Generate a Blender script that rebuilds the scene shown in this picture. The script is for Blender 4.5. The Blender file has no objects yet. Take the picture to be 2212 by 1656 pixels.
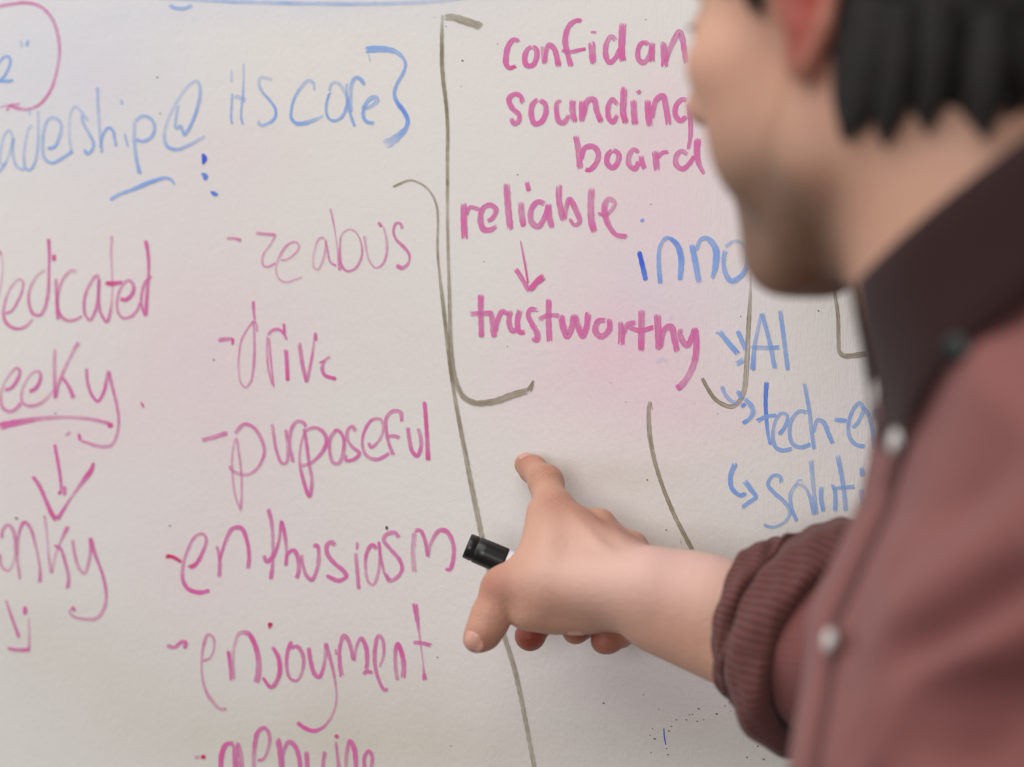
import bpy, math, random
import numpy as np
from mathutils import Vector, Matrix

# ---------------------------------------------------------------- camera, world, lights, exposure
S = bpy.context.scene
FPX = 3900.0                       # focal length in pixels of a 2212 px wide frame
CZ = 1.45                          # camera height
cam_d = bpy.data.cameras.new('camera')
cam = bpy.data.objects.new('camera', cam_d); S.collection.objects.link(cam)
cam.location = (0, 0, CZ); cam.rotation_euler = (math.radians(90), 0, 0)
cam_d.sensor_width = 36.0; cam_d.lens = 36.0 * FPX / 2212.0
cam_d.clip_start = 0.05; cam_d.clip_end = 50
cam_d.dof.use_dof = True; cam_d.dof.focus_distance = 1.155; cam_d.dof.aperture_fstop = 2.7
S.camera = cam

W = bpy.data.worlds.new('World'); S.world = W; W.use_nodes = True
W.node_tree.nodes['Background'].inputs[0].default_value = (0.95, 0.97, 1.0, 1)
W.node_tree.nodes['Background'].inputs[1].default_value = 0.15

def area(name, loc, target, sx, sy, power, col):
    l = bpy.data.lights.new(name, 'AREA'); l.shape = 'RECTANGLE'; l.size = sx; l.size_y = sy
    l.energy = power; l.color = col
    o = bpy.data.objects.new(name, l); S.collection.objects.link(o); o.location = loc
    o.rotation_euler = (Vector(target) - Vector(loc)).to_track_quat('-Z', 'Y').to_euler()
    return o
area('ceiling_panel_light', (-0.95, -0.10, 3.3), (0.1, 1.1, 1.45), 3.0, 2.2, 60, (1.0, 0.965, 0.930))
area('window_light_left', (-2.3, 0.2, 1.75), (0.15, 1.0, 1.5), 1.5, 1.5, 12, (0.84, 0.92, 1.0))
area('window_light_behind', (-0.75, -1.9, 1.62), (0.25, 1.15, 1.45), 0.9, 1.0, 26, (1.0, 0.99, 1.0))
S.view_settings.view_transform = 'Standard'; S.view_settings.look = 'None'
S.view_settings.gamma = 1; S.view_settings.use_curve_mapping = False
S.view_settings.exposure = -0.04

# ---------------------------------------------------------------- helpers
def P(px, py, d):
    """point of the place seen at a pixel of the photograph, d metres along the viewing axis"""
    return np.array([(px - 1106) / FPX * d, d, CZ + (828 - py) / FPX * d])

def srgb(r, g, b):
    f = lambda c: (c / 255 / 12.92) if c <= 10 else ((c / 255 + 0.055) / 1.055) ** 2.4
    return (f(r), f(g), f(b), 1.0)

def tag(o, label=None, cat=None, group=None, kind=None):
    if label: o['label'] = label
    if cat: o['category'] = cat
    if group: o['group'] = group
    if kind: o['kind'] = kind
    return o

def mesh_obj(name, verts, faces, mat, parent=None, smooth=True, attrs=None, uvs=None):
    me = bpy.data.meshes.new(name)
    me.from_pydata([tuple(map(float, v)) for v in verts] if not isinstance(verts, np.ndarray) else verts.tolist(), [], faces if isinstance(faces, list) else faces.tolist())
    me.update()
    if smooth: me.polygons.foreach_set('use_smooth', [True] * len(me.polygons))
    if attrs:
        for k, a in attrs.items():
            at = me.attributes.new(k, 'FLOAT', 'POINT'); at.data.foreach_set('value', np.asarray(a, dtype=np.float32))
    if uvs is not None:
        uv = me.uv_layers.new(name='UVMap')
        li = np.zeros(len(me.loops), dtype=np.int32); me.loops.foreach_get('vertex_index', li)
        uv.data.foreach_set('uv', np.asarray(uvs, dtype=np.float32)[li].ravel())
    if mat: me.materials.append(mat)
    o = bpy.data.objects.new(name, me); S.collection.objects.link(o)
    if parent: o.parent = parent
    return o

def empty(name, loc=(0, 0, 0), rz=0):
    o = bpy.data.objects.new(name, None); S.collection.objects.link(o)
    o.location = loc; o.rotation_euler = (0, 0, rz); o.empty_display_size = 0.05
    return o

class NT:
    """small helper for node materials"""
    def __init__(s, name):
        s.m = bpy.data.materials.new(name); s.m.use_nodes = True
        s.t = s.m.node_tree; s.b = s.t.nodes['Principled BSDF']
    def n(s, ty, **kw):
        nd = s.t.nodes.new(ty)
        for k, v in kw.items():
            if k.startswith('i_'):
                key = k[2:]; nd.inputs[int(key) if key.isdigit() else key].default_value = v
            else: setattr(nd, k, v)
        return nd
    def l(s, a, b): s.t.links.new(a, b)
    def math(s, op, a, b=None, clamp=False):
        nd = s.n('ShaderNodeMath', operation=op, use_clamp=clamp)
        for i, x in enumerate((a, b)):
            if x is None: continue
            if isinstance(x, (int, float)): nd.inputs[i].default_value = x
            else: s.l(x, nd.inputs[i])
        return nd.outputs[0]
    def attr(s, name): return s.n('ShaderNodeAttribute', attribute_name=name).outputs['Fac']
    def mix(s, fac, a, b, bt='MIX'):
        nd = s.n('ShaderNodeMix', data_type='RGBA', blend_type=bt)
        for i, x in ((0, fac), (6, a), (7, b)):
            if isinstance(x, (int, float, tuple)): nd.inputs[i].default_value = x
            else: s.l(x, nd.inputs[i])
        return nd.outputs[2]
    def noise(s, vec, scale, detail=2.0, rough=0.5, dist=0.0):
        nd = s.n('ShaderNodeTexNoise'); nd.inputs['Scale'].default_value = scale
        nd.inputs['Detail'].default_value = detail; nd.inputs['Roughness'].default_value = rough
        nd.inputs['Distortion'].default_value = dist
        if vec is not None: s.l(vec, nd.inputs['Vector'])
        return nd.outputs['Fac']
    def mapping(s, vec, scale=(1, 1, 1), rot=(0, 0, 0)):
        nd = s.n('ShaderNodeMapping'); nd.inputs['Scale'].default_value = scale; nd.inputs['Rotation'].default_value = rot
        s.l(vec, nd.inputs['Vector']); return nd.outputs[0]
    def co(s, out='Object'): return s.n('ShaderNodeTexCoord').outputs[out]
    def bump(s, h, strength, dist):
        nd = s.n('ShaderNodeBump'); nd.inputs['Strength'].default_value = strength; nd.inputs['Distance'].default_value = dist
        s.l(h, nd.inputs['Height']); return nd
    def set(s, **kw):
        for k, v in kw.items():
            i = s.b.inputs[k.replace('_', ' ')]
            if isinstance(v, (int, float, tuple)): i.default_value = v
            else: s.l(v, i)
        return s

# ---------------------------------------------------------------- the room
YAW = math.radians(13.0); D0 = 1.195
BT = np.array([math.cos(YAW), -math.sin(YAW), 0.0])      # along the board, to the right and towards the camera
BN = np.array([-math.sin(YAW), -math.cos(YAW), 0.0])     # out of the board
def board_uv(px, py):
    k = (px - 1106) / FPX
    u = k * D0 / (math.cos(YAW) + k * math.sin(YAW))
    y = D0 - u * math.sin(YAW)
    return u, (828 - py) / FPX * y                       # along the board, above the camera height

def plain(name, col, rough=0.6, bump=None):
    m = NT(name); m.set(Base_Color=col, Roughness=rough)
    if bump:
        b = m.bump(m.noise(m.co(), bump[0], 3), bump[1], bump[2]); m.l(b.outputs[0], m.b.inputs['Normal'])
    return m.m

m_wall = plain('wall_paint', srgb(205, 200, 192), 0.8, (180, 0.3, 0.002))
def floor_mat():
    m = NT('carpet_floor'); n = m.noise(m.co(), 300, 4)
    m.set(Base_Color=m.mix(n, srgb(92, 88, 84), srgb(128, 122, 116)), Roughness=0.95)
    b = m.bump(n, 0.5, 0.004); m.l(b.outputs[0], m.b.inputs['Normal']); return m.m
def boxverts(x0, x1, y0, y1, z0, z1):
    v = [(x0,y0,z0),(x1,y0,z0),(x1,y1,z0),(x0,y1,z0),(x0,y0,z1),(x1,y0,z1),(x1,y1,z1),(x0,y1,z1)]
    f = [(0,3,2,1),(4,5,6,7),(0,1,5,4),(1,2,6,5),(2,3,7,6),(3,0,4,7)]
    return v, f
v, f = boxverts(-3.0, 3.0, -3.0, 2.6, -0.05, 0.0)
tag(mesh_obj('floor', v, f, floor_mat(), smooth=False), kind='structure')
v, f = boxverts(-2.6, 2.3, 0.028, 0.128, 0.0, 2.7)
wall = mesh_obj('wall_back', v, f, m_wall, smooth=False)
wall.location = (0, D0, 0); wall.rotation_euler = (0, 0, -YAW); tag(wall, kind='structure')
v, f = boxverts(-2.6, 2.3, 0.014, 0.028, 0.0, 0.10)
bb = mesh_obj('baseboard_back', v, f, plain('baseboard_paint', srgb(225, 222, 215), 0.5), smooth=False)
bb.location = (0, D0, 0); bb.rotation_euler = (0, 0, -YAW); tag(bb, kind='structure')

# whiteboard: a thick lacquered panel with smudges of wiped-off pink and blue ink, and beige-grey patches
SM = [  # px, py, rx, ry, pink, blue, grey
 (330,560,330,220,.10,0,0),(420,800,200,240,.45,0,0),(120,930,200,120,.35,0,0),(420,1230,160,160,.28,0,0),(60,1130,120,200,.10,0,0),
 (40,120,300,200,0,.28,0),(250,90,260,260,.0,.16,0),(200,330,260,180,.05,.10,0),(230,170,90,70,.16,0,0),(520,330,160,90,.18,0,0),(640,10,420,40,0,.30,0),(1000,60,300,80,0,.05,0),
 (1430,420,200,230,.62,0,0),(1380,760,210,130,.62,0,0),(1290,640,170,160,.30,0,0),(1180,830,200,120,.35,0,0),(1450,230,120,110,.30,0,0),
 (1400,620,90,100,0,.20,0),(1560,640,120,110,.10,.10,0),(1500,900,220,90,.40,0,0),(1260,1010,240,50,0,0,.10),(1350,1030,170,30,0,0,.14),
 (1370,960,240,140,.12,0,0),(760,1300,260,220,.14,0,0),(820,1500,300,120,0,0,.22),(760,1620,500,90,0,0,.35),(300,1500,260,160,0,0,.16),
 (1180,1420,260,140,.12,0,0),(1650,1600,320,90,0,0,.22),(1300,1600,260,80,0,0,.12),(1500,1500,200,120,.16,0,0),(560,960,160,120,.12,0,0),(700,700,200,160,.12,0,0),
 (100,1380,200,120,0,0,.14),(1430,1180,160,70,0,0,.14),(1820,940,120,160,.04,.04,0),(880,760,120,90,.06,0,0),(640,1100,160,90,.12,0,0)]
def build_board():
    U = np.linspace(-1.2, 1.2, 361); V = np.linspace(-0.62, 0.62, 187)
    uu, vv = np.meshgrid(U, V, indexing='ij')
    pink = np.zeros_like(uu); blue = np.zeros_like(uu); grey = np.zeros_like(uu)
    for px, py, rx, ry, a, b, g in SM:
        u, w = board_uv(px, py); u1, _ = board_uv(px + rx, py); _, w1 = board_uv(px, py + ry)
        e = np.exp(-(((uu - u) / (u1 - u)) ** 2 + ((vv - w) / (w1 - w)) ** 2) * 1.3)
        pink += a * e * .62; blue += b * e * .6; grey += g * e
    nu, nv = uu.shape
    verts = np.stack([uu.ravel(), np.zeros(uu.size), vv.ravel()], 1)
    i = np.arange(nu - 1)[:, None] * nv + np.arange(nv - 1)[None, :]
    i = i.ravel(); faces = np.stack([i, i + nv, i + nv + 1, i + 1], 1).tolist()
    n0 = len(verts)
    bv, bf = boxverts(-1.2, 1.2, 0.0, 0.016, -0.62, 0.62)
    verts = np.vstack([verts, np.array(bv)])
    faces += [tuple(a + n0 for a in q) for k, q in enumerate(bf) if k != 2]
    z8 = np.zeros(8)
    m = NT('whiteboard_lacquer'); co = m.co()
    base = m.mix(m.noise(co, 5, 3, .6), srgb(216, 210, 205), srgb(221, 216, 211))
    wob = m.math('ADD', m.math('MULTIPLY', m.noise(m.mapping(co, (1, 1, .6)), 14, 4, .65), 0.9), 0.55)
    c = m.mix(m.math('MULTIPLY', m.attr('pink'), wob, True), base, srgb(226, 178, 198))
    c = m.mix(m.math('MULTIPLY', m.attr('blue'), wob, True), c, srgb(176, 190, 228))
    c = m.mix(m.math('MULTIPLY', m.attr('grey'), wob, True), c, srgb(180, 172, 144))
    m.set(Base_Color=c, Roughness=0.42)
    m.b.inputs['Specular IOR Level'].default_value = 0.45
    h1 = m.noise(m.mapping(co, (1, 1, .75)), 330, 3, .6); h2 = m.noise(m.mapping(co, (2.6, 1, .35)), 260, 2, .5)
    h3 = m.noise(co, 60, 2, .5)
    h = m.math('ADD', m.math('ADD', m.math('MULTIPLY', h1, .55), m.math('MULTIPLY', h2, .35)), m.math('MULTIPLY', h3, .6))
    b = m.bump(h, 0.5, 0.0009); m.l(b.outputs[0], m.b.inputs['Normal'])
    o = mesh_obj('whiteboard', verts, faces, m.m, smooth=False,
                 attrs={'pink': np.concatenate([pink.ravel(), z8]), 'blue': np.concatenate([blue.ravel(), z8]), 'grey': np.concatenate([grey.ravel(), z8])})
    o.location = (0, D0, CZ); o.rotation_euler = (0, 0, -YAW)
    tag(o, 'large white board covered in pink, blue and olive handwriting', 'whiteboard')
    fv, ff = [], []
    for (x0, x1, z0, z1) in ((-1.225, 1.225, .62, .645), (-1.225, 1.225, -.645, -.62), (-1.225, -1.2, -.62, .62), (1.2, 1.225, -.62, .62)):
        a, b2 = boxverts(x0, x1, -0.006, 0.026, z0, z1); k = len(fv); fv += a; ff += [tuple(q + k for q in t) for t in b2]
    al = NT('frame_aluminium'); al.set(Base_Color=(.62, .63, .65, 1), Metallic=1.0, Roughness=.35)
    mesh_obj('frame', fv, ff, al.m, o, smooth=False)
    return o
board = build_board()

# ---------------------------------------------------------------- ink on the board
def ink_mat(name, light, mid, heavy, gain):
    m = NT(name)
    uv = m.n('ShaderNodeUVMap').outputs[0]
    sep = m.n('ShaderNodeSeparateXYZ'); m.l(uv, sep.inputs[0])
    streak = m.noise(m.mapping(uv, (0.016, 2.1, 1)), 1.0, 3, .6)          # runs along the stroke
    fine = m.noise(m.mapping(uv, (0.03, 5.0, 1)), 1.0, 2, .5)
    patch = m.noise(m.mapping(uv, (0.07, .5, 1)), 1.0, 2, .5)
    vv = m.math('ABSOLUTE', m.math('SUBTRACT', m.math('MULTIPLY', m.attr('across'), 2.0), 1.0))
    edge = m.math('POWER', vv, 3.0)
    d = m.attr('dens')
    sv = m.math('MULTIPLY', m.math('SUBTRACT', streak, .5), 2.3); fv = m.math('MULTIPLY', m.math('SUBTRACT', fine, .5), 1.1)
    a = m.math('ADD', m.math('ADD', m.math('ADD', .78, sv), fv), m.math('MULTIPLY', edge, .30))
    a = m.math('MULTIPLY', m.math('MAXIMUM', a, .16), m.math('ADD', .62, m.math('MULTIPLY', patch, .72)))
    a = m.math('MULTIPLY', a, m.math('MULTIPLY', d, gain), True)
    soft = m.math('MULTIPLY', m.math('SUBTRACT', 1.0, vv), 7.0, True)
    fray = m.math('MULTIPLY', m.math('ADD', m.attr('tip'), m.math('MULTIPLY', m.math('SUBTRACT', streak, .56), 26.0)), .45, True)
    a = m.math('MULTIPLY', m.math('MULTIPLY', a, soft, True), fray, True)
    heavy_f = m.math('MULTIPLY', m.math('SUBTRACT', d, .95), 1.5, True)
    c = m.mix(m.math('MULTIPLY', a, .9, True), light, mid)
    c = m.mix(heavy_f, c, heavy)
    m.set(Base_Color=c, Alpha=a, Roughness=.45)
    m.b.inputs['Specular IOR Level'].default_value = .3
    return m.m
INK = {
 'p': ink_mat('pink_ink', srgb(222, 142, 190), srgb(218, 92, 164), srgb(202, 36, 88), 1.12),
 'b': ink_mat('blue_ink', srgb(164, 196, 240), srgb(120, 162, 232), srgb(48, 92, 210), .98),
 'o': ink_mat('olive_ink', srgb(166, 156, 128), srgb(128, 116, 88), srgb(76, 66, 46), .92),
 'k': ink_mat('black_ink', srgb(70, 66, 50), srgb(40, 38, 30), srgb(20, 20, 16), 1.4)}
CROPS = dict(A=(0,0,.30193), B=(450,50,.241546), C=(0,450,.30193), D=(0,930,.301887), E=(450,430,.241546), G=(400,830,.301963),
             H=(330,1250,.293852), I=(800,0,.241546), J=(1050,20,.229463), K=(950,370,.30193), L=(1300,450,.271248), M=(1350,820,.271248), X=(0,0,1.0))
rng = random.Random(5)
NSTROKE = [0]
def stroke_geo(s, crop, V, F, AT, UV):
    parts = [q.strip() for q in s.split(';')]
    pts = np.array([[float(c) for c in q.split(',')] for q in parts[0].split()])
    ox, oy, sc = CROPS[crop]
    pts = pts * sc + np.array([ox, oy])
    w = [10.0]; d = [0.75]; caps = True; pool = 0.12
    for q in parts[1:]:
        k, val = q.split('=')
        if k == 'w': w = [float(x) * sc for x in val.split()]
        if k == 'd': d = [float(x) for x in val.split()]
        if k == 'p': pool = float(val)
    n = len(pts)
    # catmull-rom resampling
    seg = np.hypot(*(pts[1:] - pts[:-1]).T); cum = np.concatenate([[0], np.cumsum(seg)]); L = cum[-1]
    N = max(6, int(L / 3.0))
    t = np.linspace(0, L, N)
    if n > 2:
        al = np.concatenate([[0], np.cumsum(np.sqrt(seg) + 1e-6)])
        ext = np.vstack([2 * pts[0] - pts[1], pts, 2 * pts[-1] - pts[-2]])
        ka = np.concatenate([[al[0] - (al[1] - al[0])], al, [al[-1] + (al[-1] - al[-2])]])
        out = []
        for tt in t:
            i = min(max(np.searchsorted(cum, tt, side='right') - 1, 0), n - 2)
            f = (tt - cum[i]) / max(seg[i], 1e-6)
            p0, p1, p2, p3 = ext[i], ext[i + 1], ext[i + 2], ext[i + 3]
            t0, t1, t2, t3 = ka[i], ka[i + 1], ka[i + 2], ka[i + 3]
            x = t1 + f * (t2 - t1)
            A1 = (t1 - x) / (t1 - t0) * p0 + (x - t0) / (t1 - t0) * p1
            A2 = (t2 - x) / (t2 - t1) * p1 + (x - t1) / (t2 - t1) * p2
            A3 = (t3 - x) / (t3 - t2) * p2 + (x - t2) / (t3 - t2) * p3
            B1 = (t2 - x) / (t2 - t0) * A1 + (x - t0) / (t2 - t0) * A2
            B2 = (t3 - x) / (t3 - t1) * A2 + (x - t1) / (t3 - t1) * A3
            out.append((t2 - x) / (t2 - t1) * B1 + (x - t1) / (t2 - t1) * B2)
        c = np.array(out)
    else:
        c = pts[0] + (t / L)[:, None] * (pts[1] - pts[0])
    wi = np.interp(t / L, np.linspace(0, 1, len(w)), w)
    di = np.interp(t / L, np.linspace(0, 1, len(d)), d)
    tan = np.gradient(c, axis=0); tan /= np.maximum(np.hypot(*tan.T), 1e-6)[:, None]
    nor = np.stack([-tan[:, 1], tan[:, 0]], 1)
    # rounded, slightly frayed ends
    ends = np.minimum(t, L - t); cap = np.clip(ends / (0.38 * wi), 0, 1)
    wi = wi * (0.62 + 0.38 * np.sqrt(1 - (1 - cap) ** 2))
    wi = wi * (1 + 0.05 * np.sin(t * 0.31 + rng.random() * 6) + 0.03 * np.sin(t * .9 + rng.random() * 6))
    di = di * (1 + 0.10 * np.sin(t * 0.05 + rng.random() * 6)) + pool * np.exp(-((L - t) / 7.0) ** 2) + pool * .4 * np.exp(-(t / 6.0) ** 2)
    NSTROKE[0] += 1
    base = len(V); off = 0.00025 + (NSTROKE[0] % 30) * 0.000012
    M = 4; r0 = rng.random() * 1000
    for i in range(N):
        for j in range(M + 1):
            a = j / M
            p = c[i] + nor[i] * wi[i] * (a - .5)
            u, vv = board_uv(p[0], p[1])
            V.append((u, -(off + 0.000010 * i / N), vv)); AT[0].append(di[i]); AT[1].append(a); AT[2].append(ends[i] * 10 / max(wi[i], 4) if pool > 0 and L > 14 else 20)
            UV.append((t[i] + r0, a * wi[i] / 3.0 + r0 * .37))
    for i in range(N - 1):
        for j in range(M):
            k = base + i * (M + 1) + j
            F.append((k, k + 1, k + M + 2, k + M + 1))
def ink(name, label, col, crop, strokes):
    V, F, AT, UV = [], [], ([], [], []), []
    for s in strokes:
        cr = crop
        if s[1] == ':': cr, s = s[0], s[2:]
        stroke_geo(s, cr, V, F, AT, UV)
    o = mesh_obj(name, V, F, INK[col], board, attrs={'dens': AT[0], 'across': AT[1], 'tip': AT[2]}, uvs=UV)
    o['label'] = label
    return o
# pixel traces of the handwriting; each crop letter is a magnified part of the photograph
ink('speech_outline', 'pink rounded outline around the blue writing', 'p', 'A', [
 '-20,48 80,30 180,20 270,38 340,88 390,170 420,280 425,400 405,510 370,630 320,710 270,755 200,782 130,775 65,752;w=26;d=.62 .62 .5 .45 .6 .62',
 '-10,770 60,752 145,742;w=16;d=.45', '62,755 50,800;w=18;d=.6'])
ink('word', 'pale blue letter tail and quotation marks inside the pink outline', 'b', 'A', [
 '-20,470 20,415 55,402 75,430 60,490 30,545 0,570;w=22;d=.75', '-20,578 50,580 102,573;w=24;d=.9',
 '150,280 155,348;w=18;d=.5', '203,280 190,335;w=24;d=.6'])
ink('word', 'pale blue handwritten word ending in adership', 'b', 'A', [
 '95,985 65,930 35,960 10,1050 2,1140 20,1185 55,1130 85,1040 95,985 90,1060 100,1140 130,1200 180,1215;w=22;d=.42 .38 .6', '-15,1240 20,1195 50,1150;w=22;d=.6',
 '240,905 215,905 185,1000 172,1130 185,1205 215,1215 250,1160 270,1050 275,920 272,785;w=22;d=.35 .4 .7 .5 .25', '210,770 215,830;w=14;d=.3',
 '340,1062 390,1050 425,980 438,890 400,845 350,850 315,930 305,1040 318,1130 370,1165 440,1135 520,1080;w=26;d=.9 .6 .45 .4 .6 .75 .6',
 '515,1105 500,1000 498,870 512,790 540,762 580,795 630,865;w=22;d=.5 .3 .35',
 '585,815 592,870 640,960 670,1030 650,1085 620,1100 605,1062;w=24;d=.4 .85',
 '697,615 702,760 712,920 730,1095;w=24;d=.45 .4 .55', '718,1060 738,960 778,912 808,935 820,990 832,1052;w=22;d=.5 .8 .7',
 '890,950 902,1000 918,1052;w=18;d=.55', '868,708 870,748;w=22;d=.35',
 '965,860 960,990 975,1130 1000,1245;w=28;d=.35 .5 .8', '965,870 1020,830 1080,850 1107,910 1082,980 1020,1010 970,995;w=26;d=.4 .7 .7'])
ink('at_sign', 'pale blue handwritten at sign', 'b', 'A', [
 '1278,745 1262,830 1255,910 1268,920 1285,890;w=22;d=.4 .6', '1285,890 1305,930 1322,962 1370,880 1415,760 1432,640 1408,580 1350,612 1270,720 1200,860 1175,970 1195,1045 1260,1068 1350,1038 1470,970;w=26;d=.7 .9 .7 .55 .4 .3 .3 .4 .8 .6 .35'])
ink('underline', 'short blue stroke under the faint blue word', 'b', 'A', ['785,1430 850,1390 960,1350 1080,1300 1180,1272 1220,1282 1252,1322;w=26 26 28 32 30 26 20;d=1.0 .85 .9 .8'])
for _s, _l in (('1449,1100 1464,1130 1451,1175;w=22 44 10;d=1.5;p=0', 'topmost of three dark blue dots beside the faint blue word'), ('1442,1238 1472,1262 1460,1285;w=16 40 26;d=1.2;p=0', 'middle one of three dark blue dots'), ('1508,1370 1540,1388 1560,1392;w=14 34 20;d=1.35;p=0', 'lowest of three dark blue dots')):
    ink('ink_dot', _l, 'b', 'A', [_s])
ink('ink_stroke', 'cut-off blue strokes along the top edge', 'b', 'A', ['1205,30 1250,55 1310,60 1380,35;w=28;d=.75 .6', 'X:340,-6 500,3 650,7 800,8 940,3 1010,-6;w=9;d=.45 .5 .3'])
ink('word', 'pale blue handwritten word its', 'b', 'B', [
 '205,410 208,530;w=20;d=.35', '215,620 207,760 203,840 214,908;w=24;d=.5 .75', '318,355 315,480 310,640 295,780 295,850 312,912;w=22 22 22 24;d=.35 .5 .8 .6', '225,650 280,665 345,695;w=44;d=.35 .4',
 '578,508 520,492 470,488 453,540 480,612 550,690 600,770 592,850 530,898 465,912 440,860;w=30 30 30 26 26 30 34 40;d=.3 .4 .7 .95 .7 .6'])
ink('word', 'pale blue handwritten word core', 'b', 'B', [
 '948,605 938,535 900,512 850,550 780,650 745,760 743,850 790,897 870,892 960,862 1032,825;w=20 34 38 34 28 24 30 40 44 40 20;d=.4 .5 .6 .7 .75 .9 .9 .6 .3',
 '1085,630 1062,700 1055,790 1080,855 1130,872 1190,842 1230,770 1245,680 1205,590 1150,530 1105,540 1080,612;w=26 26 30 38 34 30;d=1 .9 .8 .7 .5 .45 .4', '1080,625 1092,632;w=28;d=1',
 '1238,530 1240,640 1255,760 1285,860 1308,925;w=28;d=.6 .7', '1280,800 1273,640 1287,530 1322,483 1362,502 1402,558;w=26 30 34 40 40 34;d=.6 .6 .7 .7',
 '1368,748 1400,760 1460,742 1510,690 1492,660 1440,682 1400,740 1385,810 1402,868 1440,890 1488,892;w=30 30 44 44 40 34 34 34;d=1.1 .8 .6 .6 .6 .8 1 .8'])
ink('brace_mark', 'thick blue curly brace closing the blue heading', 'b', 'B', [
 '1400,237 1540,230 1660,248 1728,295 1762,360 1745,440 1690,540 1663,630 1690,710 1750,790 1783,870 1765,940 1705,1005 1640,1055 1568,1088;w=66 64 58 44 28 28 36 34 34 44 40 38 60 84 96;d=1.05 .95 .85 .75 .8 .85 .75 .85 .95 1.1 1.1 1.0 .85 .5 .35', '1430,270 1448,345;w=12;d=.5'])
ink('word', 'pink handwritten word ending in edicated', 'p', 'C', [
 '-10,290 12,335;w=20;d=.7','12,330 20,420 5,560 -12,650;w=14;d=.3',
 '35,750 80,735 130,660 160,580 165,522 140,505 90,550 45,640 25,740 40,810 90,852 140,860 190,840 238,785;w=24 24 20 18 20 22 24 26 24 18;d=.8 .6 .5 .4 .6 .8 .5',
 '335,440 290,460 240,520 208,600 210,690 240,755 290,760 325,700 345,600 350,450 352,330 347,210;w=22 22 22 26 26 20 20 26;d=.35 .45 .6 .7 .7 .6 .7 .9 1.15', '387,330 385,375;w=30;d=1.1',
 '400,495 405,600 410,700 415,800;w=26;d=.6 .7', '552,462 520,442 460,492 420,590 410,690 430,760 480,800 540,795 590,765;w=30 26 22 22 24 26 26 20;d=.4 .45 .5 .6 .8 .7 .5',
 '722,492 690,482 640,550 605,650 610,760 645,797 680,740 702,640 710,500;w=30 24 22 24 24;d=.7 .5 .6 .8 .7 .6', '708,500 705,640 718,740 765,822;w=22;d=.6 .7',
 '800,190 795,330 803,500 802,640 790,740 768,820;w=24 20 16 16 24 24;d=.5 .35 .35 .7', '750,532 800,537 882,526;w=36 36 22;d=1.3 1.1 .8',
 '855,645 900,652 945,612 957,552 920,512 870,560 840,650 845,740 880,782 930,775 980,730 1002,665;w=30 28 24 22 20 22 26 20;d=1 .9 .6 .5 .5 .7 .6',
 '1085,480 1040,530 1012,620 1015,700 1040,762 1050,640 1062,480 1060,330 1042,225;w=26 24 20 26 26 20 24 30;d=.6 .7 .7 1 .7 .8 1'])
ink('word', 'pink handwritten word ending in eeky', 'p', 'C', [
 '30,1295 75,1287 120,1232 142,1160 120,1140 70,1190 25,1260 5,1350 25,1430 80,1452 125,1422 152,1385;w=28 26 24 20 20 22 26 28 26;d=.9 .8 .6 .4 .5 .6 .7',
 '205,1308 250,1290 287,1230 287,1172 250,1165 190,1230 155,1320 165,1392 220,1412 290,1392 350,1340 390,1290;w=28 26 24 20 20 22 26 26 18;d=1 .8 .5 .4 .5 .6 .5 .3',
 '392,1000 390,1120 392,1260 397,1362;w=26;d=.5 .5 .8', '567,950 500,1070 440,1200 410,1290 400,1350;w=30 28 22 24;d=.7 .4 .6 .8', '440,1200 490,1270 530,1362;w=24 24 32;d=.7 .8',
 '618,1138 628,1250 660,1340 700,1378 740,1320 765,1220 780,1155;w=26 26 24 26 26 28;d=.7 .8 .8 .7', '775,1160 800,1260 835,1400 850,1530 838,1620 800,1690 740,1705 680,1695 615,1672 577,1660;w=28 26 24 24 24 26 30 26 18;d=.8 .7 .6 .5 .5 .55 .5',
 '575,1665 563,1605;w=26;d=.85'])
ink('underline', 'long pink underline beneath the word ending in eeky', 'p', 'C', ['-10,1560 100,1535 300,1502 500,1495 650,1507 790,1538;w=60 48 34 28 30 30;d=1.15 .9 .5 .4 .45 .6', '770,1552 808,1548;w=40;d=1.0'])
ink('ink_dot', 'small red tick right of the word ending in eeky', 'p', 'C', ['1010,1385 1028,1422;w=16;d=1.1'])
ink('ink_dot', 'faint pink dot below the long pink underline', 'p', 'C', ['470,1622 505,1600;w=24;d=.4'])
ink('arrow_mark', 'large pink down arrow with wide head', 'p', 'D', [
 '390,92 410,200 430,320 442,430;w=24;d=.9', '418,452 440,430;w=26;d=1', '465,390 462,468;w=26;d=.75',
 '232,322 280,390 330,500 375,600 410,642;w=24 30 28 34 40;d=.9 1 1 1.1 1.1', '408,640 450,570 530,450 610,340 650,285 672,222;w=36 26 20 30 42 22;d=1 .8 .5 .6 1 1'])
ink('word', 'pink handwritten word ending in onky', 'p', 'D', [
 '12,772 25,700 60,672 95,712 110,820 100,930 60,1000 15,972 -2,880;w=26 26 30 24 20 22 26;d=.7 .6 .5 .35 .35 .5 .5', '118,750 120,880 145,1065;w=24;d=.45', '125,900 140,720 175,652 215,690 260,840 287,1000 285,1090;w=22 24 26 24 22 22 30;d=.4 .5 .75 .6 .5 .5 .7',
 '320,600 335,740 350,900 368,1022;w=26 20 20 26;d=.45 .3 .5', '490,678 430,800 395,900 370,1020;w=34 20 22 24;d=.8 .35 .4', '385,820 430,840 470,950 492,1050 485,1132;w=26 24 24 26 34;d=.7 .7 .6 .7',
 '520,772 535,880 565,980 605,1020 635,940 650,840 645,765;w=26;d=.5 .6 .4 .5 .7', '645,760 680,880 735,1030 760,1170 745,1270 690,1342 610,1347 530,1327 500,1292 530,1262;w=32 28 24 24 24 30 28 22 24;d=.9 .8 .6 .55 .45 .4', '518,1278 538,1266;w=44;d=.85'])
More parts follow.
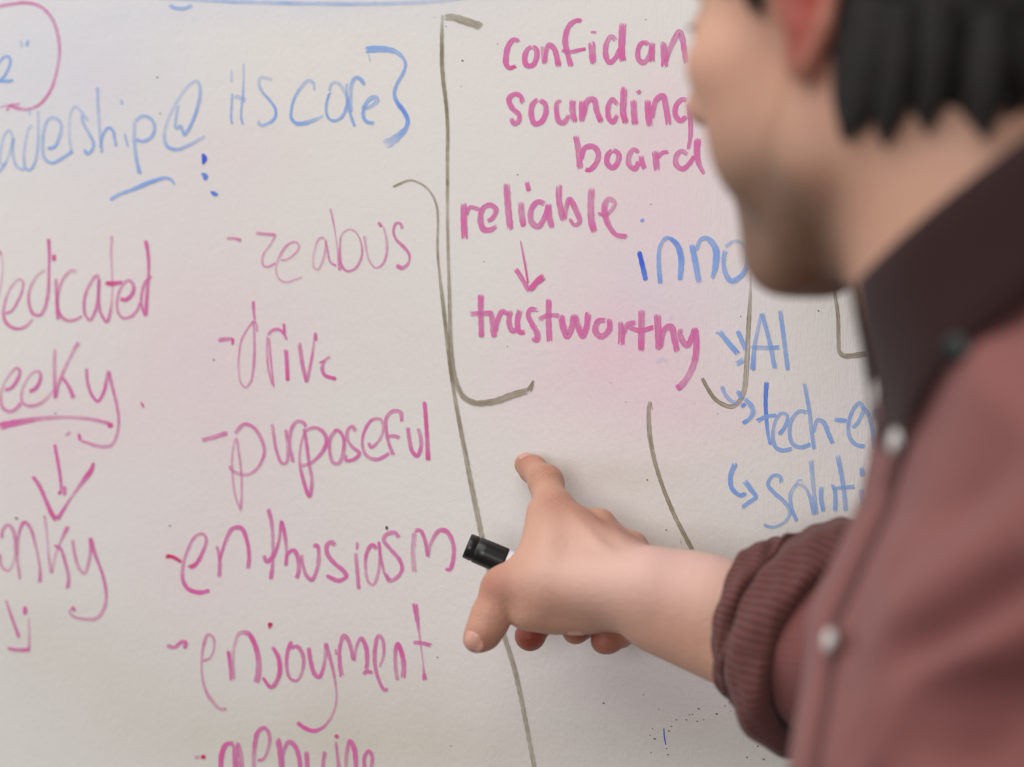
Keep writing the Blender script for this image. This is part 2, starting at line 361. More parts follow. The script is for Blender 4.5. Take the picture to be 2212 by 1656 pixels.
ink('arrow_mark', 'small crooked pink arrow at the lower left', 'p', 'D', ['42,1205 80,1320 140,1482;w=20 22 30;d=.45 .7 .7', '180,1252 180,1318;w=30;d=.8', '205,1330 210,1450 208,1565;w=16 18 20;d=.3 .4 .7', '50,1553 120,1566 218,1565;w=24 26 30;d=.8 .7 .9'])
ink('word', 'pale pink handwritten word zealous with a dash', 'p', 'E', [
 '160,350 230,350 302,370;w=26 26 34;d=.4 .6 .9', '415,300 500,310 605,320;w=32;d=.55', '602,320 560,400 490,500 490,590 530,605 605,570;w=18;d=.6 .45 .7',
 '645,540 700,540 770,490 812,430 790,385 740,388 680,440 625,540 605,620 630,710 700,742 770,720 845,695;w=18 18 16 22 26 18 18 20 16;d=.6 .5 .6 .7 .5 .4 .45 .45 .3',
 '1040,350 1000,345 960,420 940,520 945,610 980,630 1020,560 1045,460 1052,365;w=20;d=.5 .4 .45 .4', '1045,350 1065,450 1090,560 1150,600;w=22;d=.55 .6 .8',
 '1090,78 1125,240 1150,420 1165,560 1178,645;w=24 14 12 16 30;d=.4 .55 .5 .6', '1178,360 1200,310 1265,270 1330,310 1372,420 1368,530 1312,620 1240,642 1190,590 1176,480 1182,345;w=18 18 18 28 26 26 18;d=.5 .4 .45 .6 .6 .8 .6 .5',
 '1395,320 1410,430 1440,550 1500,615 1560,580 1597,470 1590,340 1565,240;w=32 20 18 24 28 18;d=.4 .5 .5 .4', '1520,205 1550,248;w=30;d=.8',
 '1735,275 1720,220 1680,215 1655,290 1680,360 1750,430 1797,500 1790,570 1735,615 1675,590;w=26 28 24 26 34 30 20 40 40;d=.5 .6 .8 .7 .85 .75 .5 .8'])
ink('word', 'pink handwritten word drive with a dash', 'p', 'E', [
 '82,1260 150,1252 228,1250;w=44 40 34;d=.75 .8', '222,1240 216,1305;w=24;d=1.1', '402,905 405,1000 415,1085;w=30 26 20;d=.9 .6', '412,1080 350,1160 300,1250 275,1380 272,1520 290,1640 333,1682 375,1640 400,1540 412,1380 410,1180 405,1085;w=24 20 18 18 22 28 22 20;d=.7 .5 .5 .5 .6 .6 .6', '412,1080 432,1120 435,1188;w=14;d=.5',
 '530,1222 525,1350 535,1500 572,1660;w=22;d=.45 .5 .6', '545,1232 555,1400 572,1560 585,1680;w=16;d=.6 .8', '528,1220 580,1168 640,1168 682,1212 702,1262;w=26 30 30 28 16;d=.6 .8 .9', '675,1105 682,1205;w=28;d=.7 .9',
 '693,1332 703,1480 710,1628;w=36;d=.9 1 1.1', '812,1280 830,1400 850,1520 880,1642;w=40 36 30;d=.6 .8 .85', '880,1642 910,1500 935,1350 955,1185;w=30 28 22 18;d=.8 .5', '958,1190 962,1270;w=30;d=.85',
 '1098,1402 1045,1440 1018,1510 1040,1570 1090,1592 1148,1605;w=30 28 34 32 34 38;d=.5 .7 1 1', '992,1462 1040,1440;w=16;d=.8'])
ink('word', 'pink handwritten word purposeful with a dash', 'p', 'G', [
 '115,400 210,375 308,343;w=34;d=.65 .55 .85', '400,905 360,800 340,650 338,500 365,385 385,500 402,640 404,780 398,890;w=20 18 16 20 18 16 20;d=.5 .4 .4 .6 .55',
 '352,355 420,285 480,300 540,380 567,480 530,580 460,640 390,640 325,602 325,572;w=28 28 26 26 24 26 22;d=.55 .75 .6 .5 .6', '620,272 635,370 655,480 692,562 722,560 737,470 720,318;w=24;d=.6 .55 .7 .6',
 '772,562 750,430 760,320 800,265 842,270 868,305;w=30 22 22 26 28 28;d=.7 .5 .7 .6', '850,310 870,440 885,560 907,700 888,798 850,700 820,560 830,420 858,332;w=24 26 26 30 26 16 16;d=.7 .7 .7 .9 .7 .4', '858,332 920,308 980,332 1012,400 982,480 900,560 828,582;w=24 28 30 28 26 26;d=.6 .8 .9 .7 .5',
 '1080,325 1040,380 1035,480 1060,560 1100,562 1132,480 1132,380 1092,325 1060,332;w=30 26 24 30 28 24 26;d=.5 .7 .6 .8 .7', '1217,342 1200,300 1165,322 1160,390 1200,450 1247,490 1215,530 1152,542 1150,498;w=30 26 22 28 26 22;d=.7 .7 .7 .8 .7',
 '1312,412 1330,450 1380,410 1417,330 1400,252 1340,252 1285,330 1268,430 1300,512 1370,537 1430,512 1462,488;w=24 24 22 26 26 22 26 30 26;d=.6 .5 .6 .8 .6 .6 .8 .7',
 '1550,272 1540,200 1490,190 1440,240 1440,340 1460,430 1492,512;w=24 32 30 26 26 26 30;d=.8 .7 .75 .6 .7', '1445,372 1500,370 1542,385;w=30;d=.7', '1592,302 1605,400 1625,480 1660,512 1687,450 1685,380 1665,308;w=30 30 30 30 30 26;d=.85 .8 .9 .6 .5', '1712,118 1722,250 1732,400 1738,548;w=30 30 30 38;d=.9 1.0 1.05 1.2'])
ink('word', 'pink handwritten word enthusiasm with a red dash', 'p', 'G', [
 'D:1178,898 1230,900 1305,942;w=34 28 26;d=1.6 1.4', '20,1310 70,1290 120,1210 152,1110 130,1070 80,1080 20,1180 -15,1300 -15,1400 20,1460 100,1487 182,1470;w=36 30 24 22 28 24 26 28 30 36 28;d=1.3 1.1 .7 .4 .6 .6 .8 1 1',
 '225,1150 245,1230 245,1382;w=22 28 32;d=.6 .6', '245,1260 290,1120 340,1030 402,1028 440,1110 457,1220 450,1322;w=20 24 30 36 28 28 32;d=.8 .8 .9 .9 .8',
 '592,885 617,980 628,1150 625,1300 612,1398;w=32 28 26 28 32;d=.8 .6 .5 .8', '562,1215 582,1265 620,1240 665,1140 690,970;w=26 36 26 22 28;d=.7 .9 .7 .9', '690,970 710,1060 725,1180 720,1305;w=24 30 22 30;d=1 .9 .5 .6', '720,1290 735,1210 775,1185 807,1240 812,1330 795,1392;w=24 24 34 34 30 32;d=.6 .9 .8 .9',
 '832,1210 845,1300 870,1370 905,1397 940,1330 957,1230 945,1150 912,1160;w=22 22 26 32 28 32 26 34;d=.6 .6 .8 .6 .7 1.1', '1070,1162 1050,1125 1015,1150 1017,1210 1070,1280 1130,1330 1152,1370 1100,1402 1008,1365;w=34 34 34 34 30 34 30 34 26;d=.7 .8 .8 .9 .8 .9 .9',
 '1220,1200 1230,1330 1242,1468;w=28;d=.6 .8', '1233,1120 1230,1185;w=22;d=.7', '1372,1180 1340,1145 1300,1200 1290,1310 1310,1410 1345,1432 1377,1360 1392,1240 1385,1120;w=28 30 24 22 22 26 22 20 20;d=.8 .8 .6 .5 .5 .5 .5', '1385,1120 1402,1250 1432,1360 1472,1397;w=22;d=.6 .8',
 '1532,1102 1500,1060 1440,1072 1420,1110 1470,1180 1532,1250 1552,1320 1512,1382 1460,1402 1433,1348;w=30 32 30 28 30 28 26 30 28;d=.6 .7 .8 .7 .8 .7 .7',
 '1640,1348 1630,1200 1640,1055;w=36;d=.45 .4', '1635,1045 1680,1042 1715,1110 1737,1238;w=28;d=.9 .8', '1737,1240 1760,1130 1820,1042 1872,1052 1917,1140 1917,1250 1890,1325 1858,1312;w=26 24 30 36 30 30 32 22;d=.5 .5 .8 .85 .8 .8'])
ink('word', 'pink handwritten word enjoyment with a dash', 'p', 'H', [
 '98,485 160,500 212,462 242,465 230,515;w=30 28 28 30 30;d=.75 .85', '365,600 420,582 450,510 440,422 405,410 375,480 360,600 362,700 390,820 440,900 500,955 548,948;w=22 20 18 26 24 22 18 18 20 30 26 28;d=.6 .5 .5 .6 .5 .5 .5 .4 .5',
 '555,522 570,640 578,748;w=28 26 26;d=1 .7', '600,740 590,600 602,480 640,398 702,400 750,480 778,600 775,700 758,765;w=18 22 22 26 36 36 40 46 50;d=.5 .4 .35 .5 1.05 .9 .7 .6', '848,335 880,332;w=30;d=1.5', '862,340 858,362;w=18;d=1.3', '880,495 925,580 930,700 872,795 808,722;w=26 34 34 32 20;d=.9 .95 1 1.2',
 '1022,455 992,530 985,650 1010,730 1060,747 1102,670 1107,570 1060,495 1008,512;w=34 30 28 24 26 26 32 34 30;d=.8 1 .8 .6 .6 .7 .9', '1145,498 1160,600 1190,700 1222,722 1252,660 1270,560 1270,465;w=34 34 34 32 26 28 30;d=.95 .9 .8 .5 .5', '1270,462 1300,570 1335,720 1350,880 1320,1000 1250,1090 1180,1115 1110,1090 1058,1050;w=32 30 24 18 18 20 26 34 30;d=.8 .7 .6 .5 .5 .7 .9 1.1',
 '1343,505 1350,562;w=20;d=.6', '1392,725 1375,620 1375,500 1407,415 1442,460 1478,605;w=34 32 30 36 30 30;d=.85 .7 .6 .8 .8', '1480,608 1500,490 1532,435 1567,500 1577,600 1570,670;w=24 24 34 34 30;d=.6 .6 .9 .8', '1548,705 1570,680 1622,690;w=34 30 26;d=.9 1',
 '1665,652 1697,560 1687,440 1660,415 1635,500 1635,640 1665,750 1705,817 1732,802;w=20 24 28 32 32 28 26 30;d=.4 .5 .7 .85 .7 .6 .8', '1800,748 1785,640 1785,520 1800,475 1832,550 1845,650 1838,732;w=28 30 28 36 36 36 40;d=.6 .6 .7 1 .8 .8', '1925,172 1945,300 1965,450 1985,600 2000,748;w=44 36 16 12 12 38;d=.9 .8 .6 .4 1.05', '1910,465 1980,470 2052,490;w=30;d=.9'])
ink('word', 'pink handwritten word cut off by the bottom edge', 'p', 'H', [
 '300,1310 355,1307;w=30;d=.5', '355,1307 388,1306;w=32;d=1.4', '500,1400 507,1290 540,1215 600,1205;w=36 40 40 30;d=.9 1 .8', '605,1205 607,1290 612,1410;w=44;d=.7 .8', '622,1195 648,1300 655,1410;w=34;d=.7',
 '765,1335 815,1320 850,1240 857,1140 820,1092 775,1120 750,1220 742,1410;w=26 24 28 30 36 34 32 34;d=.6 .6 .7 .8 .6 .5', '918,1165 937,1270 947,1410;w=42 44 36;d=.8 .8', '957,1410 962,1270 1002,1195 1047,1230 1077,1320 1085,1410;w=24 24 36 34 32;d=.5 .7 .9 .7',
 '1130,1260 1137,1410;w=36;d=.8', '1267,1260 1255,1330 1250,1410;w=30 24;d=.9 .6', '1340,1145 1362,1165;w=32;d=1', '1345,1190 1360,1320 1372,1410;w=18 24 34;d=.5 .6 .8', '1420,1410 1425,1280 1450,1190 1482,1250 1494,1410;w=26 28 38 34;d=.5 .7 .9 .7', '1560,1410 1555,1310 1585,1262 1612,1300 1602,1410;w=28;d=.8 .6'])
ink('bracket_mark', 'tall olive square bracket left of the pink list', 'o', 'I', [
 '1003,238 920,212 830,182 740,155 655,155;w=72 74 74 68 60;d=.85 .75 .65 .5', '645,128 640,250 640,420 640,560 655,750 680,950 690,1150 690,1400 690,1660;w=22 34 36 36 34 30 32 30 28;d=.6 .75 1.0 .95 1.05 .95 .9 .7 .65',
 'K:55,50 55,300 60,600 70,900 75,1150 85,1330 115,1500 170,1610 250,1655 330,1655 420,1638 520,1600 640,1565;w=22 22 22 22 24 26 30 34 36 40 46 54 48;d=.65 .65 .7 .7 .75 .75 .75 .8 .85 .7', 'K:630,1575 650,1545 672,1492;w=44 34 8;d=.9 1'])
ink('ink_line', 'long thin olive line running down to the marker cap', 'o', 'X', [
 '848,404 865,396 885,389 902,393 921,405 936,425 944,449 946,478 945,539 949,587 959,672 970,772 979,835 992,911 1000,952 1019,1050 1041,1158 1060,1250 1087,1364 1113,1450 1134,1550 1156,1665;w=5 4 5 5 5 8 8 8 8 9 10 11 12 12 11 11 11 11 11 10 10 10;d=.9 .8 .75 .75 .7 .9 .95 .95 .95 .8 .75 .7 .7 .65 .65 .65 .65 .65 .6 .55 .55'])
ink('ink_line', 'olive hook under the blue tick marks', 'o', 'X', [
 '1516,815 1530,841 1545,862 1564,874 1581,878 1597,867 1607,844 1611,816 1616,721 1621,626 1622,560;w=8 9 10 12 13 12 11 10 8 4 3;d=.95 .9 .8 .6 .5 .6 .7 .7 .55 .3 .15'])
ink('ink_line', 'curved olive line above the raised forearm', 'o', 'M', ['203,168 190,230 190,330 198,450 230,620 300,850 400,1090 540,1360;w=32 40 38 34 32 36 36 38;d=.7 .6 .8 .8 .85 .9 .85 .85', '205,175 222,245;w=10;d=.6'])
ink('bracket_mark', 'olive corner mark between chin and shirt collar', 'o', 'L', ['1850,560 1853,650 1880,850 1885,1050 1893,1140 1925,1172 2120,1155;w=26 28 32 32 34 46 46;d=.7 .75 .8 .75 .8 .7'])
ink('word', 'thick pink handwritten word starting with confidan', 'p', 'J', [
 '318,308 265,285 215,335 188,440 190,520 220,552 288,530;w=42 52 56 58 60 44 36;d=.9 .8 .85 .85 .9 .95 1.3', '435,345 385,385 362,470 385,530 440,525 478,440 470,375 425,350;w=34 52 56 54 50 52 54 44;d=.8 .9 .9 .9',
 '528,335 545,522;w=40;d=.5', '548,515 590,335 640,370 665,450 682,545;w=50 40 56 54 62;d=.8 .85 .9 .95 1.1', '905,108 845,108 780,160 745,270 752,360 775,450 802,545;w=40 48 52 60 60 50 62;d=1 .85 .9 .85 .9 .8 1', '705,385 790,402 870,385 943,370;w=30 44 40 30;d=.8 .7 .9 1.2',
 '993,300 1000,405 1008,518;w=68;d=.85 .8 1', '985,215 1038,218;w=26;d=.7', '1225,300 1180,255 1135,315 1125,430 1160,500 1220,455 1258,360;w=48 46 52 56 50 46 44;d=.65 .7 .8 .85 .9', '1287,125 1280,260 1275,400 1290,498;w=74 70 68 64;d=.75 .85 .9 1.05',
 '1540,325 1470,315 1432,375 1435,470 1480,502 1530,450 1562,345;w=50 46 50 54 48 44;d=.85 .9 .8 .85', '1562,305 1560,420 1558,505;w=62 58 60;d=.8 .85 1', '1668,295 1675,420 1680,550;w=66;d=.85 .8 .9', '1690,500 1740,350 1822,215 1850,290 1868,400 1885,515;w=40 50 62 60 56 52;d=.8 .65 .6 .7 .75'])
ink('word', 'thick pink handwritten word sounding', 'p', 'J', [
 '345,890 325,818 270,798 215,843 245,930 308,990 308,1050 265,1078 232,1018;w=50 46 46 56 54 50 48 50 36;d=.75 .85 .85 .9 .85 .9 .8 .9', '490,840 435,900 427,1010 460,1078 520,1058 562,970 550,885 495,855;w=46 54 54 56 52 54 52 44;d=.95 .85 .9 .9 .8 .75 .95',
 '715,862 672,875 662,960 690,1060 735,1062 785,990;w=26 50 52 58 50 44;d=.7 .85 .9 .75 .8', '815,845 813,960 835,1068;w=64 62 58;d=.8 .85 1.15', '903,855 902,960 905,1065;w=60;d=.75 .8', '915,1010 960,855 1012,850 1042,960 1085,1068;w=44 50 60 56 56;d=.8 .9 .9 .85 1.1',
 '1240,905 1190,848 1152,905 1155,1020 1190,1062 1240,990;w=44 46 50 54 48 40;d=.7 .9 .85 .8 .85', '1300,725 1292,860 1290,980 1318,1078;w=66 68 64 58;d=.85 .85 .95 1.1', '1388,845 1390,960 1402,1090;w=60 60 64;d=.8 .85 1.1', '1408,795 1465,765;w=36;d=.9',
 '1520,848 1525,970 1540,1105;w=62;d=.85 .95 .8', '1560,1030 1600,855 1660,812 1692,920 1718,1092;w=42 50 58 58 56;d=.8 .7 .9 .85 1', '1900,868 1850,848 1792,900 1780,990 1830,1052 1890,1000;w=44 50 54 54 56 46;d=.5 .8 .85 .9', '1912,880 1922,1050 1925,1180 1900,1325;w=54 50 44 34;d=.5 .75 .7 .65'])
ink('word', 'thick pink handwritten word board', 'p', 'J', [
 '843,1185 868,1320 885,1505;w=58 60 62;d=.8 .85 .8', '895,1420 930,1305 1010,1292 1055,1350 1040,1440 972,1512 928,1505;w=44 50 56 56 54 52 40;d=.8 .85 .9 .85 .9 1.1', '1195,1318 1145,1372 1140,1450 1190,1492 1240,1440 1247,1362 1190,1318;w=44 54 56 54 54 54 44;d=.9 .85 .85 .9',
 '1442,1352 1390,1318 1345,1382 1345,1462 1400,1502 1442,1425;w=40 48 54 54 54 50;d=.65 .8 .85 .85', '1458,1370 1470,1450 1497,1508;w=52;d=.8 .85 1.1', '1590,1325 1600,1430 1607,1528;w=66 64 62;d=.9 .85 .8', '1610,1405 1660,1350 1725,1342;w=36 44 30;d=.8 .9 1', '1902,1372 1840,1335 1790,1382 1790,1462 1850,1502 1920,1445 1962,1375;w=40 50 54 54 52 46 44;d=.6 .8 .85 .85', '1990,1212 1985,1350 2002,1450 2055,1558;w=72 64 54 28;d=.8 .85 .9'])
ink('word', 'pink handwritten word reliable', 'p', 'K', [
 '172,220 172,340 178,488;w=46 48 52;d=.7 .85 .8', '190,320 215,258 290,275;w=24 34 30;d=.8', '340,360 380,332 402,272 360,240 312,262 290,340 312,412 360,418 412,388;w=34 36 42 38 42 46 48 40 26;d=.8 .7 .8 .85 .8 .85 .75',
 '477,82 487,240 505,420;w=50 50 48;d=.75 .65 .95', '582,212 585,300 600,400;w=48 48 44;d=.65 .55 .95', '622,70 638,148;w=34 34;d=.7 1', '755,232 700,218 655,272 655,360 700,395 745,340 778,240;w=40 40 44 46 42 40 38;d=.75 .8 .7 .75 .8 .7', '777,230 782,320 805,410;w=46 46 42;d=.75 .8 1',
 '853,92 852,200 885,355;w=48 44 50;d=.6 .7 .8', '890,345 908,245 928,198 975,282 1000,360 965,385 925,335;w=36 38 40 44 40 30 24;d=.6 .65 .85 .7 .7 .8', '1085,115 1080,260 1085,360 1107,438;w=50 50 52 50;d=.7 .65 .7 1.05', '1128,300 1180,312 1232,272 1252,222 1210,197 1182,235 1182,310 1212,392 1262,452 1345,466;w=26 28 28 36 44 50 44 36 36 40;d=.7 .6 .55 .6 .75 .8 .75 .8 .95'])
ink('arrow_mark', 'pink down arrow between reliable and trustworthy', 'p', 'K', ['577,495 605,640 632,800;w=8 16 12;d=1 1.15', '540,692 590,770 642,862;w=36 34 36;d=.9 .95', '640,858 690,795 752,745;w=40 46 54;d=.95 1 1.1'])
ink('word', 'pink handwritten word trustworthy', 'p', 'K', [
 '293,878 293,1000 298,1192;w=44 42 40;d=.85 .85 1', '213,1018 290,1015 385,1012;w=40 36 36;d=.7 .8', '367,1012 380,1100 390,1192;w=42 44 44;d=.8 .85', '398,1150 420,1045 450,1000 492,1025;w=30 36 42 34;d=.75 .85', '508,990 495,1080 520,1140 555,1130;w=40 42 44;d=.8 .8', '575,985 555,1080 572,1150 615,1148;w=46 44 40 34;d=.8 .85 1.05',
 '707,992 652,988 632,1022 660,1090 697,1160 697,1208 658,1190;w=34 40 38 42 44 44 34;d=.65 .75 .85 .85 1', '780,908 778,1050 785,1222;w=44;d=.75 .8 1', '705,1062 770,1030 862,1032;w=40 34 34;d=.65 .8', '865,1025 882,1110 912,1180 945,1110 962,1020;w=50 50 46 46 50;d=.85 .85 .8 .85', '965,1020 987,1100 1022,1178 1050,1110 1062,1005;w=46 46 46 44 48;d=.8 .85 .85 1.05',
 '1195,1062 1130,1075 1115,1150 1160,1180 1212,1130 1212,1050;w=36 44 48 46 46 34;d=.85 .8 .85 .85', '1290,1070 1300,1150 1297,1243;w=34 50 50;d=.8 .85', '1310,1170 1350,1092 1408,1082;w=34 42 36;d=.75 .85', '1350,1112 1430,1138 1535,1112;w=36 38 34;d=.8 .95', '1443,985 1442,1130 1440,1288;w=50 50 46;d=.75 .8 1',
 'L:440,835 447,950 455,1132;w=58;d=.85', 'L:465,1110 500,965 550,940 578,1040 602,1148;w=40 46 56 52 48;d=.75 .75 .85 1.1', 'L:655,985 622,975 640,1050 682,1088 722,1010 737,950;w=36 44 56 52 48 46;d=.7 .8 .8 .85', 'L:737,945 752,1070 742,1200 692,1330 605,1442;w=58 54 54 54 60;d=.9 .85 .75 .5 .6', 'L:590,1400 625,1450;w=30;d=1.0'])
ink('word', 'blue handwritten word starting with inno, partly behind the face', 'b', 'L', [
 '313,85 330,103;w=34;d=1', '295,335 320,440 352,578;w=36 40 42;d=1.7 1.5 1.45', '467,605 453,450 460,320 498,245 545,228;w=40 38 34 34 34;d=1 .9 .7 .9', '535,228 600,290 630,390 630,470 620,572;w=34 46 50 46 40;d=1.1 1.3 1.25 .95 .85', '715,282 742,420 775,595;w=46 50 46;d=.9 .95 .85', '748,340 790,245 842,240 905,320 907,430 878,565;w=30 36 50 56 52 26;d=.75 .9 .95 .9 .85',
 '985,325 970,400 985,520 1032,577 1102,542 1155,450 1152,340 1112,272 1050,262 978,310;w=44 38 42 46 40 34 28 28 34;d=.85 .8 .85 .85 .7 .6 .5 .45'])
ink('arrow_mark', 'blue tick arrow left of the letters AI', 'b', 'L', ['930,970 1000,1060 1088,1162;w=38 44 46;d=1.05 .95 1', '1078,968 1115,1050 1145,1130;w=38 42 36;d=.9 .85 .8', '1062,1242 1135,1200;w=44 44;d=.95 .7', '905,995 930,985;w=20;d=.5'])
ink('word', 'blue handwritten letters AI', 'b', 'L', ['1200,1295 1215,1100 1270,830;w=40 32 26;d=1 .75 .55', '1272,825 1330,1040 1378,1278;w=34 36 36;d=.75 .85 .8', '1182,1105 1300,1110 1422,1105;w=36 40 36;d=.65 .65 .85', '1418,805 1450,1040 1482,1295;w=36 38 36;d=.7 .85 .9'])
ink('word', 'blue handwritten words starting with tech-en, running behind the shirt', 'b', 'M', [
 '1128,10 1120,150 1125,300 1140,440 1160,522;w=40 34 32 30 26;d=1.4 1.25 1.2 1.05', '1042,332 1130,292 1215,280;w=40 34 30;d=1.15 .9 .75', '1222,442 1275,370 1292,285 1250,265 1200,320 1178,430 1195,530 1250,562 1335,545;w=38 34 30 30 30 32 36 36 34;d=1.05 .8 .65 .7 .75 .8 .85 .9',
 '1455,260 1390,250 1330,312 1310,420 1335,510 1400,537 1482,510;w=34 34 32 32 34 36 38;d=.7 .75 .75 .75 .85', '1428,20 1465,230 1485,400 1507,555;w=34;d=.6 .7 .85 .8', '1502,420 1532,320 1582,340 1620,430 1657,512;w=28 32 40 38 34;d=.75 .85 .8 .9', '1665,318 1772,325;w=36;d=.85',
 '1808,388 1860,330 1895,232 1870,182 1820,230 1780,350 1790,460 1840,515 1915,530;w=34 34 34 32 32 34 34 34;d=.85 .7 .65 .7 .75 .8 .9', '1890,210 1940,280 1970,400 1982,560;w=36;d=.7', '1990,330 1990,250 2060,250 2080,420;w=34;d=.6 .65'])
ink('arrow_mark', 'blue hooked arrow left of the word tech', 'b', 'M', ['770,45 800,120 865,178 905,175;w=34;d=.6 .85', '893,82 935,160;w=34;d=.95', '925,215 960,188;w=32;d=1', '950,145 1010,215 1018,265 990,310 932,348;w=34 42 42 34 34;d=.95 .9 .8 1.05'])
ink('arrow_mark', 'blue hooked arrow left of the word starting with soluti', 'b', 'M', ['880,660 842,760 850,860 915,918 972,900;w=44 42 38 36 38;d=1.15 1.05 .95 .95', '950,798 1000,870 1042,932 990,972 928,1018;w=46 42 36 34 36;d=.8 .9 .85 1'])
ink('word', 'blue handwritten word starting with soluti, above the sleeve', 'b', 'M', [
 '1245,825 1235,770 1180,762 1138,830 1190,900 1270,972 1312,1052 1272,1130 1180,1172 1098,1152;w=32 32 32 34 34 34 30 26 26 30;d=.85 .8 .85 .8 .7 .65 .7 .75', '1370,1130 1322,1010 1320,900 1370,835 1425,850 1470,925 1505,1080;w=32 32 34 30 26 36 34;d=.75 .75 .7 .5 .6 .7', '1355,850 1380,800 1420,800;w=18;d=.45',
 '1480,635 1495,800 1525,1075;w=38 34 30;d=.55 .7', '1562,845 1562,950 1582,1050;w=38;d=.8', '1650,825 1672,900 1672,1050;w=30 38;d=.85 .75', '1692,595 1720,740 1745,900 1757,1050;w=40 38 36;d=.7 .75', '1655,865 1740,855 1835,848;w=30 30 36;d=.75 .9', '1885,690 1890,775;w=44;d=.75', '1880,860 1895,1000;w=40;d=.75'])
ink('ink_smudge', 'faint blue smear below trustworthy', 'b', 'L', ['430,1230 480,1200 520,1215;w=40;d=.16;p=0'])
ink('ink_smudge', 'faint blue smear above trustworthy', 'b', 'L', ['540,890 560,845;w=18;d=.18;p=0'])
ink('ink_smudge', 'small pale blue spot left of the curved olive line', 'b', 'L', ['60,1385 80,1392;w=14;d=.35;p=0'])
ink('ink_stroke', 'thin dark blue upright stroke near the bottom edge', 'b', 'X', ['1434,1572 1435,1590 1438,1608;w=2.4;d=1.8;p=0'])
dots = [(999,131,5),(1075,95,3),(996,187,2),(939,38,2),(964,57,3),(1118,377,4),(1304,1518,5),(1509,1530,5),(1414,1595,6),(1450,1568,4),(1483,1554,4),(1506,1557,4),(1548,1541,5),(1461,1554,3),(1445,1578,4),(1404,1587,3),(1410,1573,3),(1423,1531,3),(1575,1517,3),(1648,1600,4),(1663,1599,4),(1637,1611,4),(1614,1635,4),(1650,1639,6),(1471,1171,3),(1439,1144,4),(1471,1166,2),(1398,1036,4),(1550,893,3),(1096,748,3),(1046,565,3),(1406,441,3),(1395,42,3),(946,545,2),(842,1155,2),(340,167,5),(346,245,6),(462,777,5),(945,1419,4),(974,1610,3),(1352,868,3),(1600,683,3),(1768,671,4),(36,1119,8),(120,893,6),(367,1135,5),(1537,1440,3),(1390,1500,3),(1345,1480,2),(1489,1543,3),(1496,1542,3),(1520,1554,3),(1566,1524,3),(1578,1535,3),(1440,1616,3),(1443,1629,4),(1406,1624,3)]
ink('ink_specks', 'tiny dark specks scattered over the board', 'k', 'X', ['%g,%g %g,%g;w=%g;d=%g;p=0' % (x - s * .45, y - s*.15, x + s * .45, y + s*.15, s * .58, .62 if s < 6 else .45) for x, y, s in dots])['kind'] = 'stuff'
ink('ink_dot', 'dark green dot above the word enthusiasm', 'k', 'G', ['1441,1012 1444,1038;w=18;d=.9'])
